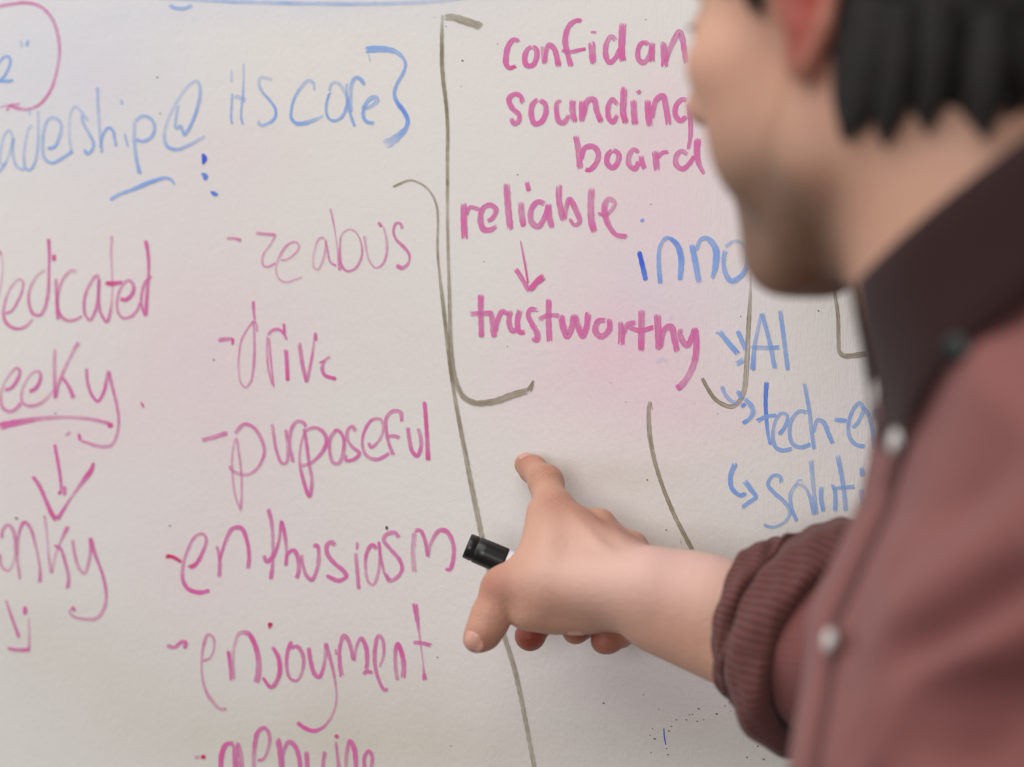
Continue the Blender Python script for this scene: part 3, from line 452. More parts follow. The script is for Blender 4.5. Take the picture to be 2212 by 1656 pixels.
# ---------------------------------------------------------------- implicit surfaces -> one continuous skin
class Field:
    def __init__(s, lo, hi, h):
        s.lo = np.array(lo, float); s.h = h
        s.n = np.ceil((np.array(hi) - s.lo) / h).astype(int) + 1
        s.v = np.full(s.n, 1.0)                       # metres
    def box(s, lo, hi):
        a = np.clip(np.floor((np.array(lo) - s.lo) / s.h).astype(int), 0, s.n)
        b = np.clip(np.ceil((np.array(hi) - s.lo) / s.h).astype(int) + 1, 0, s.n)
        sl = tuple(slice(i, j) for i, j in zip(a, b))
        g = [s.lo[i] + s.h * np.arange(a[i], b[i]) for i in range(3)]
        return sl, np.meshgrid(*g, indexing='ij')
    def comb(s, sl, d, k, op):
        o = s.v[sl]
        if o.size == 0: return
        if op == 'sub':
            d = -d; h = np.clip(0.5 - 0.5 * (o - d) / k, 0, 1)
            s.v[sl] = o * (1 - h) + d * h + k * h * (1 - h)
        else:
            h = np.clip(0.5 + 0.5 * (o - d) / k, 0, 1)
            s.v[sl] = o * (1 - h) + d * h - k * h * (1 - h)
    def cone(s, a, b, ra, rb, k=.004, op='add', sq=None):
        a = np.array(a, float); b = np.array(b, float); m = max(ra, rb) + 2 * k + 3 * s.h
        sl, (X, Y, Z) = s.box(np.minimum(a, b) - m, np.maximum(a, b) + m)
        ba = b - a; L2 = ba @ ba
        px, py, pz = X - a[0], Y - a[1], Z - a[2]
        t = np.clip((px * ba[0] + py * ba[1] + pz * ba[2]) / max(L2, 1e-12), 0, 1)
        d = np.sqrt((px - t * ba[0]) ** 2 + (py - t * ba[1]) ** 2 + (pz - t * ba[2]) ** 2) - (ra + (rb - ra) * t)
        s.comb(sl, d, k, op)
    def chain(s, pts, rs, k=.004):
        for i in range(len(pts) - 1): s.cone(pts[i], pts[i + 1], rs[i], rs[i + 1], k)
    def ell(s, c, r, k=.004, op='add', R=None):
        c = np.array(c, float); r = np.array(r, float); m = r.max() + 2 * k + 3 * s.h
        sl, (X, Y, Z) = s.box(c - m, c + m)
        q = np.stack([X - c[0], Y - c[1], Z - c[2]], -1)
        if R is not None: q = q @ np.array(R)         # columns of R are the axes
        k0 = np.sqrt(((q / r) ** 2).sum(-1)); k1 = np.sqrt(((q / (r * r)) ** 2).sum(-1))
        s.comb(sl, k0 * (k0 - 1) / np.maximum(k1, 1e-9), k, op)
    def mesh(s):
        v = s.v; n = s.n
        ins = v < 0
        c = [(i, j, k) for i in (0, 1) for j in (0, 1) for k in (0, 1)]
        def cs(a, o): return a[o[0]:n[0] - 1 + o[0], o[1]:n[1] - 1 + o[1], o[2]:n[2] - 1 + o[2]]
        cnt = sum(cs(ins, o).astype(np.int8) for o in c)
        act = (cnt > 0) & (cnt < 8)
        idx = -np.ones(act.shape, dtype=np.int64); ids = np.argwhere(act); idx[act] = np.arange(len(ids))
        pos = np.zeros((len(ids), 3)); num = np.zeros(len(ids))
        for a in c:
            for ax in range(3):
                if a[ax]: continue
                b = list(a); b[ax] = 1
                va = v[ids[:, 0] + a[0], ids[:, 1] + a[1], ids[:, 2] + a[2]]; vb = v[ids[:, 0] + b[0], ids[:, 1] + b[1], ids[:, 2] + b[2]]
                m = (va < 0) != (vb < 0)
                t = np.where(m, va / np.where(m, va - vb, 1), 0)
                p = np.array(a, float)[None, :] + t[:, None] * (np.array(b) - np.array(a))[None, :]
                pos[m] += p[m]; num[m] += 1
        verts = s.lo + s.h * (ids + pos / num[:, None])
        faces = []
        for ax in range(3):
            o1, o2 = [i for i in range(3) if i != ax]
            sl0 = [slice(1, n[i] - 1) for i in range(3)]; sl1 = list(sl0)
            sl0[ax] = slice(0, n[ax] - 1); sl1[ax] = slice(1, n[ax])
            A = ins[tuple(sl0)]; B = ins[tuple(sl1)]
            e = np.argwhere(A != B); fl = A[tuple(e.T)]
            g = e.copy(); g[:, o1] += 1; g[:, o2] += 1     # grid index of the edge start
            def cell(d1, d2):
                q = g.copy(); q[:, o1] += d1; q[:, o2] += d2
                return idx[q[:, 0], q[:, 1], q[:, 2]]
            q = np.stack([cell(-1, -1), cell(0, -1), cell(0, 0), cell(-1, 0)], 1)
            if ax == 1: fl = ~fl
            q[~fl] = q[~fl][:, ::-1]
            faces.append(q)
        return verts, np.vstack(faces)

def relax(verts, faces, it=2, lam=.5):
    f = np.asarray(faces); n = len(verts)
    a = np.concatenate([f[:, i] for i in range(4)]); b = np.concatenate([f[:, (i + 1) % 4] for i in range(4)])
    for _ in range(it):
        acc = np.zeros_like(verts); num = np.zeros(n)
        for i in range(3): acc[:, i] = np.bincount(a, verts[b, i], n) + np.bincount(b, verts[a, i], n)
        num = np.bincount(a, minlength=n) + np.bincount(b, minlength=n)
        verts = verts + lam * (acc / np.maximum(num, 1)[:, None] - verts)
    return verts

def blob(verts, spots):
    """skin pigment and painted light or shade: sum of soft patches (point, radius, strength)"""
    a = np.zeros(len(verts))
    for c, r, st in spots: a += st * np.exp(-((verts - np.array(c)) ** 2).sum(1) / (r * r))
    return np.clip(a, 0, 1)

# ---------------------------------------------------------------- the person
person = empty('person', (0.26, 0.77, 0.0))
tag(person, 'dark-haired man in a maroon shirt pointing at the board, face turned away', 'person')
PO = np.array([0.26, 0.77, 0.0])
def body_part(name, verts, faces, mat, parent=person, **kw):
    """vertices in room coordinates, stored relative to the person's base"""
    base = PO
    return mesh_obj(name, np.asarray(verts, float) - base, faces, mat, parent, **kw)

def skin_mat():
    m = NT('skin'); co = m.co()
    n = m.noise(co, 28, 4, .6); n2 = m.noise(co, 120, 3, .6)
    base = m.mix(n, srgb(196, 152, 124), srgb(210, 165, 142))
    base = m.mix(m.math('MULTIPLY', n2, .35), base, srgb(205, 138, 120))
    base = m.mix(m.attr('red'), base, srgb(138, 42, 30))
    base = m.mix(m.math('MULTIPLY', m.attr('pale'), .55), base, srgb(240, 206, 200))  # mixes the painted highlights into the skin colour
    wn = m.noise(co, 420, 2, .5)
    base = m.mix(m.math('MULTIPLY', m.attr('stubble_shade'), m.math('ADD', .50, m.math('MULTIPLY', wn, .45)), True), base, srgb(76, 56, 34))
    m.set(Base_Color=base, Roughness=.48, Subsurface_Weight=.08, Subsurface_Scale=.012)
    m.b.inputs['Subsurface Radius'].default_value = (1.0, .35, .2)
    m.b.inputs['Specular IOR Level'].default_value = .38
    v = m.n('ShaderNodeTexVoronoi', feature='DISTANCE_TO_EDGE'); v.inputs['Scale'].default_value = 900; m.l(co, v.inputs['Vector'])
    dt = m.n('ShaderNodeVectorMath', operation='DOT_PRODUCT'); m.l(co, dt.inputs[0]); dt.inputs[1].default_value = (-.33, .80, .50)
    sn = m.math('ABSOLUTE', m.math('SINE', m.math('ADD', m.math('MULTIPLY', dt.outputs['Value'], 1150.0), m.math('MULTIPLY', m.noise(co, 90, 3, .6), 16.0))))
    wr = m.math('MULTIPLY', m.math('MULTIPLY', m.math('POWER', sn, .35), m.attr('wrinkle')), 2.2)
    h = m.math('ADD', m.math('ADD', wr, m.math('MULTIPLY', v.outputs['Distance'], .6)), m.math('MULTIPLY', m.noise(co, 260, 3, .6), 1.2))
    b = m.bump(h, .5, .0007); m.l(b.outputs[0], m.b.inputs['Normal'])
    return m.m
SKIN = skin_mat()

# --- right hand and forearm -------------------------------------------------
ELB = np.array([.31, .95, 1.245])
wr_u = P(1446, 1279, 1.078); wr_l = P(1430, 1330, 1.076)
mcp_i = P(1195, 1100, 1.118); mcp_m = P(1293, 1137, 1.122); mcp_r = P(1364, 1184, 1.122); mcp_p = P(1394, 1240, 1.118)
F1 = Field((-.045, .90, 1.20), (-.040, .905, 1.205), .0013)
F1.lo = np.array([-.045, .90, 1.20]); F1.h = .0013
hi = np.array([.345, 1.195, 1.425]); F1.n = np.ceil((hi - F1.lo) / F1.h).astype(int) + 1; F1.v = np.full(F1.n, 1.0, dtype=np.float32)
MA = P(1009, 1178, 1.122); MD = P(1118, 1224, 1.1215) - MA; MD /= np.linalg.norm(MD)
def hand():
    F = F1
    # forearm: two bones give it its flat oval section, thicker towards the elbow
    F.cone(wr_u, ELB + [0, 0, .030], .0225, .036, .010)
    F.cone(wr_l, ELB + [0, 0, -.016], .0225, .033, .010)
    F.cone(P(1402, 1275, 1.090), P(1480, 1280, 1.068), .0195, .0225, .006)
    F.cone(P(1290, 1268, 1.086), P(1530, 1312, 1.061), .0180, .0280, .016)
    # back of the hand: one bone to each knuckle
    for m, r, q in ((mcp_i, .0108, P(1385, 1258, 1.082)), (mcp_m, .0096, P(1400, 1268, 1.088)), (mcp_r, .0090, P(1408, 1280, 1.092)), (mcp_p, .0088, P(1412, 1300, 1.092))):
        F.cone(q, m, .0180, r, .009)
    F.cone(mcp_i, mcp_m, .0082, .0078, .006); F.cone(mcp_m, mcp_r, .0080, .0075, .005); F.cone(mcp_r, mcp_p, .0080, .0078, .005)
    for m, r in ((mcp_i, .0122), (mcp_m, .0108), (mcp_r, .0102), (mcp_p, .0092)): F.ell(m, (r, r, r), .003)
    # index finger stretched out towards the board
    pip = P(1177, 1040, 1.150); dip = P(1151, 1014, 1.170); tip = P(1136, 1003, 1.181)
    F.cone(mcp_i, pip, .0118, .0102, .006); F.ell(P(1181, 1040, 1.147), (.0106, .0106, .0104), .005)
    F.cone(pip, dip, .0096, .0086, .003); F.ell(P(1153, 1013, 1.169), (.0090, .0090, .0090), .002); F.cone(dip, tip, .0084, .0076, .003)
    # web between thumb and index
    F.cone(P(1200, 1135, 1.110), P(1190, 1250, 1.092), .0150, .0180, .008)
    F.cone(P(1168, 1105, 1.112), P(1150, 1205, 1.102), .0080, .0092, .006)
    F.cone(P(1152, 1208, 1.102), P(1100, 1262, 1.096), .0095, .0105, .006)
    F.cone(P(1230, 1150, 1.108), P(1290, 1250, 1.088), .0130, .0185, .008)
    # ball of the thumb
    F.cone(P(1182, 1300, 1.097), P(1320, 1292, 1.092), .0180, .0200, .008)
    F.cone(P(1122, 1262, 1.0945), P(1400, 1262, 1.0680), .0120, .0205, .011)
    F.cone(P(1200, 1317, 1.098), P(1270, 1317, 1.093), .0138, .0136, .006)
    F.ell(P(1140, 1315, 1.094), (.0140, .0130, .0130), .006)
    # thumb
    tm = P(1090, 1270, 1.096); ti = P(1062, 1330, 1.094); tt = P(1031, 1379, 1.090)
    F.cone(P(1180, 1280, 1.092), tm, .0150, .0122, .005)
    F.ell(P(1084, 1266, 1.095), (.0119, .0119, .0119), .004); F.cone(P(1074, 1278, 1.095), P(1057, 1326, 1.093), .0104, .0102, .004)
    F.cone(tm, ti, .0122, .0104, .0022); F.ell(P(1056, 1330, 1.093), (.0112, .0108, .0110), .003)
    F.cone(ti, P(1043, 1360, 1.091), .0106, .0100, .003); F.cone(P(1043, 1360, 1.091), tt, .0100, .0088, .003)
    F.cone(P(1064, 1350, 1.093), P(1050, 1372, 1.092), .0094, .0090, .003)
    # middle finger, curled below the palm
    F.chain([mcp_m, P(1238, 1205, 1.162), P(1186, 1318, 1.150), P(1148, 1371, 1.128)], [.0098, .0096, .0092, .0085], .003)
    F.ell(P(1144, 1373, 1.126), (.0094, .0090, .0094), .003)
    # ring finger
    F.chain([mcp_r, P(1320, 1262, 1.150), P(1285, 1335, 1.136), P(1243, 1362, 1.112)], [.0094, .0092, .0088, .0084], .003)
    # little finger
    F.chain([mcp_p, P(1372, 1330, 1.128), P(1340, 1368, 1.118), P(1305, 1383, 1.104)], [.0088, .0086, .0084, .0084], .003)
    F.cone(P(1378, 1345, 1.112), P(1318, 1382, 1.106), .0066, .0078, .003)
    # palm
    F.cone(P(1330, 1290, 1.096), P(1300, 1210, 1.114), .016, .014, .008)
    # creases: thumb base, thumb joint, finger joints, folds at the wrist
    F.cone(P(1103, 1296, 1.078), P(1112, 1346, 1.082), .0012, .0014, .0035, 'sub')
    for a, b, r in (
                    (P(1226, 1366, 1.070), P(1238, 1350, 1.064), .0010), (P(1252, 1364, 1.064), P(1266, 1344, 1.058), .0012), (P(1276, 1356, 1.060), P(1292, 1336, 1.053), .0016), (P(1282, 1354, 1.066), P(1340, 1372, 1.060), .0012)):
        F.cone(a, b, r, r * .7, .0018, 'sub')
    # tendons fanning over the back of the hand
    for m, q in ((mcp_i, P(1340, 1222, 1.063)), (mcp_m, P(1365, 1210, 1.070)), (mcp_r, P(1392, 1215, 1.078))):
        n = np.array([.25, -.72, .64]); mm = m + n * .0082
        F.cone(mm, q + [0, .0035, -.002], .0016, .0008, .008)
    # the channel in which the marker is held
    F.cone(MA, MA + MD * .118, .0088, .0088, .0008, 'sub')
    v, f = F.mesh(); return relax(v, f, 2, .4), f
hv, hf = hand()
def front(px, py, d, verts):
    """first skin point met on the viewing ray through (px, py) near depth d"""
    q = P(px, py, d); k = np.argsort(((verts - q) ** 2).sum(1))[:400]
    c = verts[k]; sx = 1106 + FPX * c[:, 0] / c[:, 1]; sy = 828 - FPX * (c[:, 2] - CZ) / c[:, 1]
    m = np.hypot(sx - px, sy - py) < 6
    return c[m][np.argmin(c[m][:, 1])] if m.any() else c[0]
h_red = blob(hv, [(P(1200, 1078, 1.10), .014, .35), (P(1305, 1108, 1.10), .012, .5), (P(1372, 1155, 1.10), .012, .45), (P(1060, 1262, 1.08), .016, .5), (P(1178, 1030, 1.14), .012, .3),
                  (P(1128, 995, 1.17), .012, .45), (P(1030, 1390, 1.08), .014, .35), (P(1144, 1376, 1.12), .014, .95), (P(1244, 1366, 1.10), .012, .7), (P(1306, 1386, 1.10), .014, .6), (P(1450, 1330, 1.04), .02, .18), (P(1180, 1300, 1.07), .02, .12)])
h_wr = blob(hv, [(P(1176, 1030, 1.14), .010, 1.0), (P(1150, 1008, 1.16), .005, .6), (P(1203, 1085, 1.105), .012, .35), (P(1290, 1100, 1.11), .009, .3), (P(1366, 1150, 1.11), .009, .3), (P(1048, 1322, 1.085), .009, .35), (P(1112, 1325, 1.08), .007, .25), (P(1260, 1352, 1.07), .010, .3)])
h_highlight = blob(hv, [(P(1200, 1190, 1.07), .03, .45), (P(1330, 1215, 1.06), .03, .5), (P(1470, 1200, 1.06), .035, .6), (P(1560, 1215, 1.05), .03, .5)])  # highlights painted along the lit top of hand and forearm

# --- head and neck, in the head's own axes: F forward, L to his left, U up (mm) ----------
HY = math.radians(48); HP = math.radians(3)
fh = np.array([-math.cos(HY), math.sin(HY), 0]); lh = np.array([-math.sin(HY), -math.cos(HY), 0]); up = np.array([0, 0, 1.0])
hF = fh * math.cos(HP) - up * math.sin(HP); hU = fh * math.sin(HP) + up * math.cos(HP); hL = lh
EAR = P(1728, 2, .752)
HC = EAR - hL * .074
HM = np.stack([hF, hL, hU], 1)                        # columns: axes
def head():
    F = Field((-.125, -.105, -.165), (.135, .105, .15), .0022); F.v = F.v.astype(np.float32)
    F.ell((-.008, 0, .046), (.098, .074, .084), .01)                  # skull
    F.ell((.040, 0, .030), (.056, .064, .070), .02)                   # forehead
    F.ell((.040, 0, -.030), (.048, .052, .060), .02)                  # face
    for s in (1, -1):
        F.cone((.008, .052 * s, -.046), (.012, .050 * s, -.062), .014, .014, .018)   # jaw angle
        F.cone((.012, .050 * s, -.062), (.060, .017 * s, -.101), .014, .013, .018)   # jaw line
        F.cone((.000, .056 * s, -.010), (.010, .052 * s, -.055), .013, .013, .018)
        F.ell((.062, .046 * s, -.012), (.022, .020, .018), .018)      # cheek bone
        F.ell((.055, .038 * s, -.046), (.023, .019, .029), .022)      # cheek
        F.ell((.084, .030 * s, .036), (.016, .026, .009), .010)       # brow
    F.ell((.071, 0, -.097), (.016, .022, .016), .018); F.ell((.070, 0, -.078), (.017, .024, .022), .018)                 # chin
    F.ell((.076, 0, -.052), (.018, .025, .028), .014)                 # muzzle
    F.cone((.088, 0, .026), (.117, 0, -.014), .0080, .0095, .010)     # nose
    F.ell((.117, 0, -.018), (.0105, .0110, .0095), .006)
    for s in (1, -1):
        F.ell((.103, .013 * s, -.022), (.012, .0075, .0075), .005)
        F.ell((.094, .032 * s, .010), (.017, .019, .013), .010, 'sub')  # eye socket
        F.ell((.079, .032 * s, .010), (.0135, .0155, .0130), .004)      # lids over the eyeball
    F.ell((.0925, 0, -.049), (.0080, .023, .0050), .004); F.ell((.0905, 0, -.059), (.0085, .020, .0060), .004)
    F.cone((.0995, -.022, -.0535), (.0995, .022, -.0535), .0012, .0012, .002, 'sub')
    # neck, running down and back into the shirt
    nb = (HM.T @ (np.array([.232, .785, 1.455]) - HC))
    F.lo_nb = nb
    for dy, dx, r in ((0, 0, .055), (.012, .012, .050), (-.012, .012, .050)):
        F.cone((-.030 + dx, dy, -.040), nb + np.array([dx * .5, dy, 0]), r, .060, .016)
    F.cone((.034, 0, -.080), nb + np.array([.004, 0, .05]), .026, .034, .020)
    # sinew from behind the ear to the collar
    for s in (1, -1): F.cone((-.024, .052 * s, -.030), nb + np.array([.055, .018 * s, .02]), .013, .012, .022)
    # ears
    for s in (1, -1):
        y = .078 * s
        R = Matrix.Rotation(math.radians(18 * s), 3, 'Z')
        Rn = np.array(R)
        F.ell((-.010, y, .004), (.0165, .0045, .030), .004, R=Rn)
        F.ell((-.002, y - .002 * s, -.025), (.0085, .0055, .0105), .005, R=Rn)                 # lobe
        pts = [(.004, y, .012), (.000, y + .002 * s, .028), (-.012, y + .004 * s, .034), (-.024, y + .006 * s, .026), (-.028, y + .007 * s, .006), (-.020, y + .005 * s, -.014), (-.008, y + .001 * s, -.027)]
        F.chain(pts, [.0035, .0042, .0045, .0045, .0042, .0038, .0045], .002)
        F.ell((-.006, y + .006 * s, .004), (.0090, .0060, .0150), .003, 'sub', R=Rn)
        F.cone((.006, y - .001 * s, .002), (.004, y, -.006), .0042, .0042, .003)                # tragus
    v, f = F.mesh(); v = relax(v, f, 2, .5)
    return v, f
F_nb = HM.T @ (np.array([.232, .785, 1.455]) - HC)
lv, lf = head()
keep = None
wv = lv @ HM.T + HC
l_red = blob(lv, [((-.008, .080, .004), .028, .95), ((-.004, .078, -.022), .014, .5), ((-.008, -.080, .004), .030, .9), ((.112, 0, -.024), .016, .5), ((.062, .05, -.02), .02, .12), ((.096, 0, -.053), .014, .6)])  # ear spots paint backlight shining through; the others are flushed skin
st = blob(lv, [((.066, 0, -.108), .035, .7), ((.078, 0, -.100), .045, .9), ((.045, .045, -.085), .036, .85), ((.045, -.045, -.085), .036, .85), ((.018, .055, -.065), .030, .45), ((.018, -.055, -.065), .03, .45), ((.098, 0, -.040), .02, .6), ((.012, .068, -.020), .018, .25), ((.05, 0, -.12), .035, .6), ((.06, .035, -.06), .025, .35)])  # beard growth; the chin and under-chin spots also paint the shadow there
st = np.clip(st, 0, 1.0)
allv = np.vstack([hv, wv]); allf = hf.tolist() + (lf + len(hv)).tolist()
# upper body and left arm below the clothes, in the same skin
def torso_skin():
    F = Field((.02, .48, .86), (.44, 1.06, 1.50), .008)
    F.ell((.245, .77, 1.30), (.075, .12, .17), .02); F.ell((.245, .77, 1.05), (.075, .115, .16), .02)
    F.cone((.235, .66, 1.40), (.235, .90, 1.40), .045, .045, .02)
    F.cone((.24, .64, 1.39), (.27, .595, 1.13), .042, .036, .01)
    v, f = F.mesh(); return relax(v, f, 1, .5), f
tv, tf = torso_skin()
def left_hand():
    F = Field((.12, .49, .70), (.36, .66, 1.16), .003)
    F.cone((.27, .595, 1.14), (.225, .58, .90), .036, .025, .008)
    w = np.array([.222, .58, .90]); k = np.array([.205, .58, .815])
    F.cone(w, k, .025, .028, .01)
    for i, (a, L) in enumerate(((-.027, .070), (-.009, .080), (.009, .074), (.026, .058))):
        q = k + np.array([a, .004 * i, -.002])
        F.chain([q, q + [-.004, .004, -L * .45], q + [-.001, .010, -L * .75], q + [.006, .016, -L]], [.0095, .0088, .008, .0072], .003)
    F.chain([w + [-.012, 0, -.02], w + [-.042, -.006, -.055], w + [-.046, -.004, -.085], w + [-.040, .002, -.105]], [.015, .0115, .0100, .0085], .005)
    v, f = F.mesh(); return relax(v, f, 1, .5), f
zv, zf = left_hand()
n1 = len(allv); allv = np.vstack([allv, tv, zv]); allf += (tf + n1).tolist() + (zf + n1 + len(tv)).tolist()
pad = lambda a, b: np.concatenate([a, b, np.zeros(len(tv) + len(zv))])
body_part('body', allv, allf, SKIN, attrs={'wrinkle': pad(h_wr, np.zeros(len(lv))), 'red': pad(h_red, l_red), 'pale': pad(h_highlight, np.zeros(len(lv))), 'stubble_shade': pad(np.zeros(len(hv)), st)})

# --- finger nails: thin curved plates set into the finger ends ---------------
NAIL = NT('fingernail'); NAIL.set(Base_Color=srgb(210, 156, 138), Roughness=.34, Subsurface_Weight=.1, Subsurface_Scale=.003); NAIL = NAIL.m
def nail(c, out, along, w, L):
    c = np.array(c, float); out = np.array(out, float); out /= np.linalg.norm(out); along = np.array(along, float); along -= out * (along @ out); along /= np.linalg.norm(along)
    side = np.cross(out, along); V = []; Fc = []; n, m = 15, 15
    q = hv - c; q = q[np.linalg.norm(q, axis=1) < max(w, L) * 1.0]
    X, Y, Z = q @ side, q @ along, q @ out; ok = Z > -.0065; X, Y, Z = X[ok], Y[ok], Z[ok]
    for lay in (0, 1):
        for i in range(n):
            for j in range(m):
                a = (i / (n - 1) - .5) * 2; b = (j / (m - 1) - .5) * 2
                x = a * w / 2 * math.sqrt(max(0, 1 - .45 * abs(b) ** 3)); y = b * L / 2 * math.sqrt(max(0, 1 - .45 * abs(a) ** 3))
                ww = np.exp(-((X - x) ** 2 + (Y - y) ** 2) / .0011 ** 2) + 1e-12
                z = float((ww * Z).sum() / ww.sum())
                e = max(abs(a), abs(b)) ** 6
                V.append(c + side * x + along * y + out * (z + .00055 - .0010 * e - lay * .0012))
    for lay in (0, 1):
        for i in range(n - 1):
            for j in range(m - 1):
                k = lay * n * m + i * m + j; f = (k, k + 1, k + m + 1, k + m)
                Fc.append(f if lay else f[::-1])
    return body_part('fingernail', V, Fc, NAIL)
view = np.array([0, -1, 0])
nail(front(1011, 1384, 1.08, hv) + [-.0001, .0001, 0], (-.78, -.60, .06), (P(1020, 1400, 1.088) - P(1052, 1345, 1.092)), .0110, .0135)
nail(front(1242, 1374, 1.10, hv) + [0, -.0008, -.0008], (.05, -.72, -.70), (-.2, -.60, .62), .0115, .0120)
_o = np.array([-.15, -.30, .94]); _o /= np.linalg.norm(_o); _c = P(1139, 1004, 1.1785)
_k = np.argmax((hv - _c) @ _o - 40 * np.linalg.norm(np.cross(hv - _c, _o), axis=1))
nail(hv[_k] + _o * .0004, _o, P(1136, 1003, 1.181) - P(1151, 1014, 1.170), .0105, .0115)

# --- eyes, brows -------------------------------------------------------------
def sphere(c, r, nu=24, nv=14, sc=(1, 1, 1)):
    V, Fc = [], []
    for i in range(nv + 1):
        t = math.pi * i / nv
        for j in range(nu):
            p = 2 * math.pi * j / nu
            V.append((c[0] + sc[0] * r * math.sin(t) * math.cos(p), c[1] + sc[1] * r * math.sin(t) * math.sin(p), c[2] + sc[2] * r * math.cos(t)))
    for i in range(nv):
        for j in range(nu):
            a = i * nu + j; b = i * nu + (j + 1) % nu
            Fc.append((a, a + nu, b + nu, b))
    return np.array(V), Fc
h2w = lambda v: np.asarray(v) @ HM.T + HC
m_eye = NT('eye_white'); m_eye.set(Base_Color=srgb(232, 226, 220), Roughness=.15)
m_iris = NT('iris'); m_iris.set(Base_Color=srgb(52, 34, 22), Roughness=.1)
HAIRM = NT('dark_hair'); _c = HAIRM.co()
HAIRM.set(Base_Color=HAIRM.mix(HAIRM.noise(_c, 60, 3), srgb(14, 11, 9), srgb(32, 26, 21)), Roughness=.75)
_b = HAIRM.bump(HAIRM.noise(HAIRM.mapping(_c, (1, 1, .25)), 500, 3, .6), .6, .002); HAIRM.l(_b.outputs[0], HAIRM.b.inputs['Normal']); HAIRM = HAIRM.m
for s in (1, -1):
    V, Fc = sphere((.0815, .032 * s, .009), .0122)
    e = body_part('eye', h2w(V), Fc, m_eye.m)
    V, Fc = sphere((.0900, .032 * s, .0075), .0056, sc=(.75, 1, 1))
    mesh_obj('iris', h2w(V) - PO, Fc, m_iris.m, e)
    Fb = Field((.06, (.008 if s > 0 else -.062), .018), (.115, (.062 if s > 0 else -.008), .048), .0013)
    Fb.chain([(.101, .012 * s, .030), (.0985, .030 * s, .036), (.084, .052 * s, .031)], [.0035, .0042, .0025], .002)
    V, Fc = Fb.mesh(); body_part('eyebrow', h2w(V), Fc.tolist(), HAIRM)
    Fb = Field((.06, (.008 if s > 0 else -.062), -.008), (.115, (.062 if s > 0 else -.008), .028), .0011)
    Fb.chain([(.0945, .018 * s, .0125), (.0960, .031 * s, .0145), (.088, .045 * s, .0100)], [.0012, .0015, .0012], .001)
    V, Fc = Fb.mesh(); body_part('eyelash', h2w(V), Fc.tolist(), HAIRM)

# --- hair: a thick cap with hundreds of pointed locks ------------------------
def hair():
    F = Field((-.15, -.12, -.12), (.13, .12, .17), .0028); F.v = F.v.astype(np.float32)
    F.ell((-.012, 0, .056), (.106, .086, .092), .004)
    F.ell((.020, 0, .085), (.085, .072, .062), .02)
    F.ell((-.050, 0, .005), (.060, .074, .070), .02)
    # keep the face, ears and nape free
    F.ell((.105, 0, -.010), (.075, .13, .075), .010, 'sub')
    F.ell((.035, 0, -.060), (.060, .14, .085), .010, 'sub')
    for s in (1, -1): F.ell((.000, .088 * s, .000), (.0235, .030, .040), .006, 'sub')
    F.ell((-.030, 0, -.132), (.10, .12, .068), .010, 'sub')
    v, f = F.mesh(); v = relax(v, f, 1, .5)
    V = [v]; Fc = f.tolist(); n0 = len(v)
    r = np.random.RandomState(3)
    nrm = (v - np.array([-.012, 0, .04])); nrm /= np.linalg.norm(nrm, axis=1)[:, None]
    cand = np.where(nrm[:, 2] < .95)[0]
    for i in r.choice(cand, 1500, replace=False):
        p = v[i]; nn = nrm[i]
        down = np.array([-.35 * (1 if p[0] < .02 else -.2), 0, -1.0]); down -= nn * (down @ nn) * .9; down /= np.linalg.norm(down)
        L = r.uniform(.018, .034); w = r.uniform(.0016, .0034)
        side = np.cross(down, nn); side /= np.linalg.norm(side); jit = r.normal(0, .25)
        down = down + side * jit; down /= np.linalg.norm(down)
        ring = []
        for t, ww, lift in ((0, .6, -.002), (.4, 1, .0032), (.8, .6, .0026), (1.0, .05, .001)):
            c = p + down * L * t + nn * (lift - .006 * t * t)
            for k in range(3):
                a = 2 * math.pi * k / 3; ring.append(c + side * math.cos(a) * w * ww + nn * math.sin(a) * w * ww * .6)
        V.append(np.array(ring))
        for q in range(3):
            for k in range(3):
                a = n0 + q * 3 + k; b = n0 + q * 3 + (k + 1) % 3; Fc.append([a, b, b + 3, a + 3])
        n0 += 12
    # pointed tufts of the lower edge, at the nape and behind the ear
    for s in (1, -1):
        for (a, b, w) in (((-.034, .074 * s, -.006), (-.026, .070 * s, -.048), .012), ((-.044, .072 * s, -.010), (-.034, .066 * s, -.056), .012), ((-.056, .066 * s, -.012), (-.050, .060 * s, -.052), .012),
                          ((-.070, .054 * s, -.016), (-.070, .050 * s, -.056), .013), ((-.084, .036 * s, -.010), (-.084, .034 * s, -.046), .013), ((-.092, .014 * s, -.008), (-.092, .012 * s, -.042), .013),
                          ((-.030, .074 * s, .030), (-.028, .075 * s, -.020), .011), ((.018, .070 * s, .040), (.012, .073 * s, .022), .008), ((.036, .064 * s, .036), (.034, .067 * s, .022), .007), ((-.032, .076 * s, -.016), (-.014, .068 * s, -.050), .009), ((-.036, .075 * s, -.012), (-.019, .070 * s, -.052), .011)):
            a = np.array(a); b = np.array(b) + [0, 0, -.010]; w *= 1.35; ax = b - a; nn = np.array([0, s, 0]) if abs(a[1]) > .045 else np.array([-1, 0, 0])
            side = np.cross(ax, nn); side /= np.linalg.norm(side)
            ring = []
            for t, ww in ((0, 1), (.35, 1), (.7, .7), (1, .05)):
                c = a + ax * t
                for k in range(6):
                    g = 2 * math.pi * k / 6; ring.append(c + side * math.cos(g) * w * ww + nn * math.sin(g) * w * ww * .5)
            V.append(np.array(ring))
            for q in range(3):
                for k in range(6):
                    x = n0 + q * 6 + k; y = n0 + q * 6 + (k + 1) % 6; Fc.append([x, y, y + 6, x + 6])
            n0 += 24
    return np.vstack(V), Fc
V, Fc = hair(); body_part('hair', h2w(V), Fc, HAIRM)
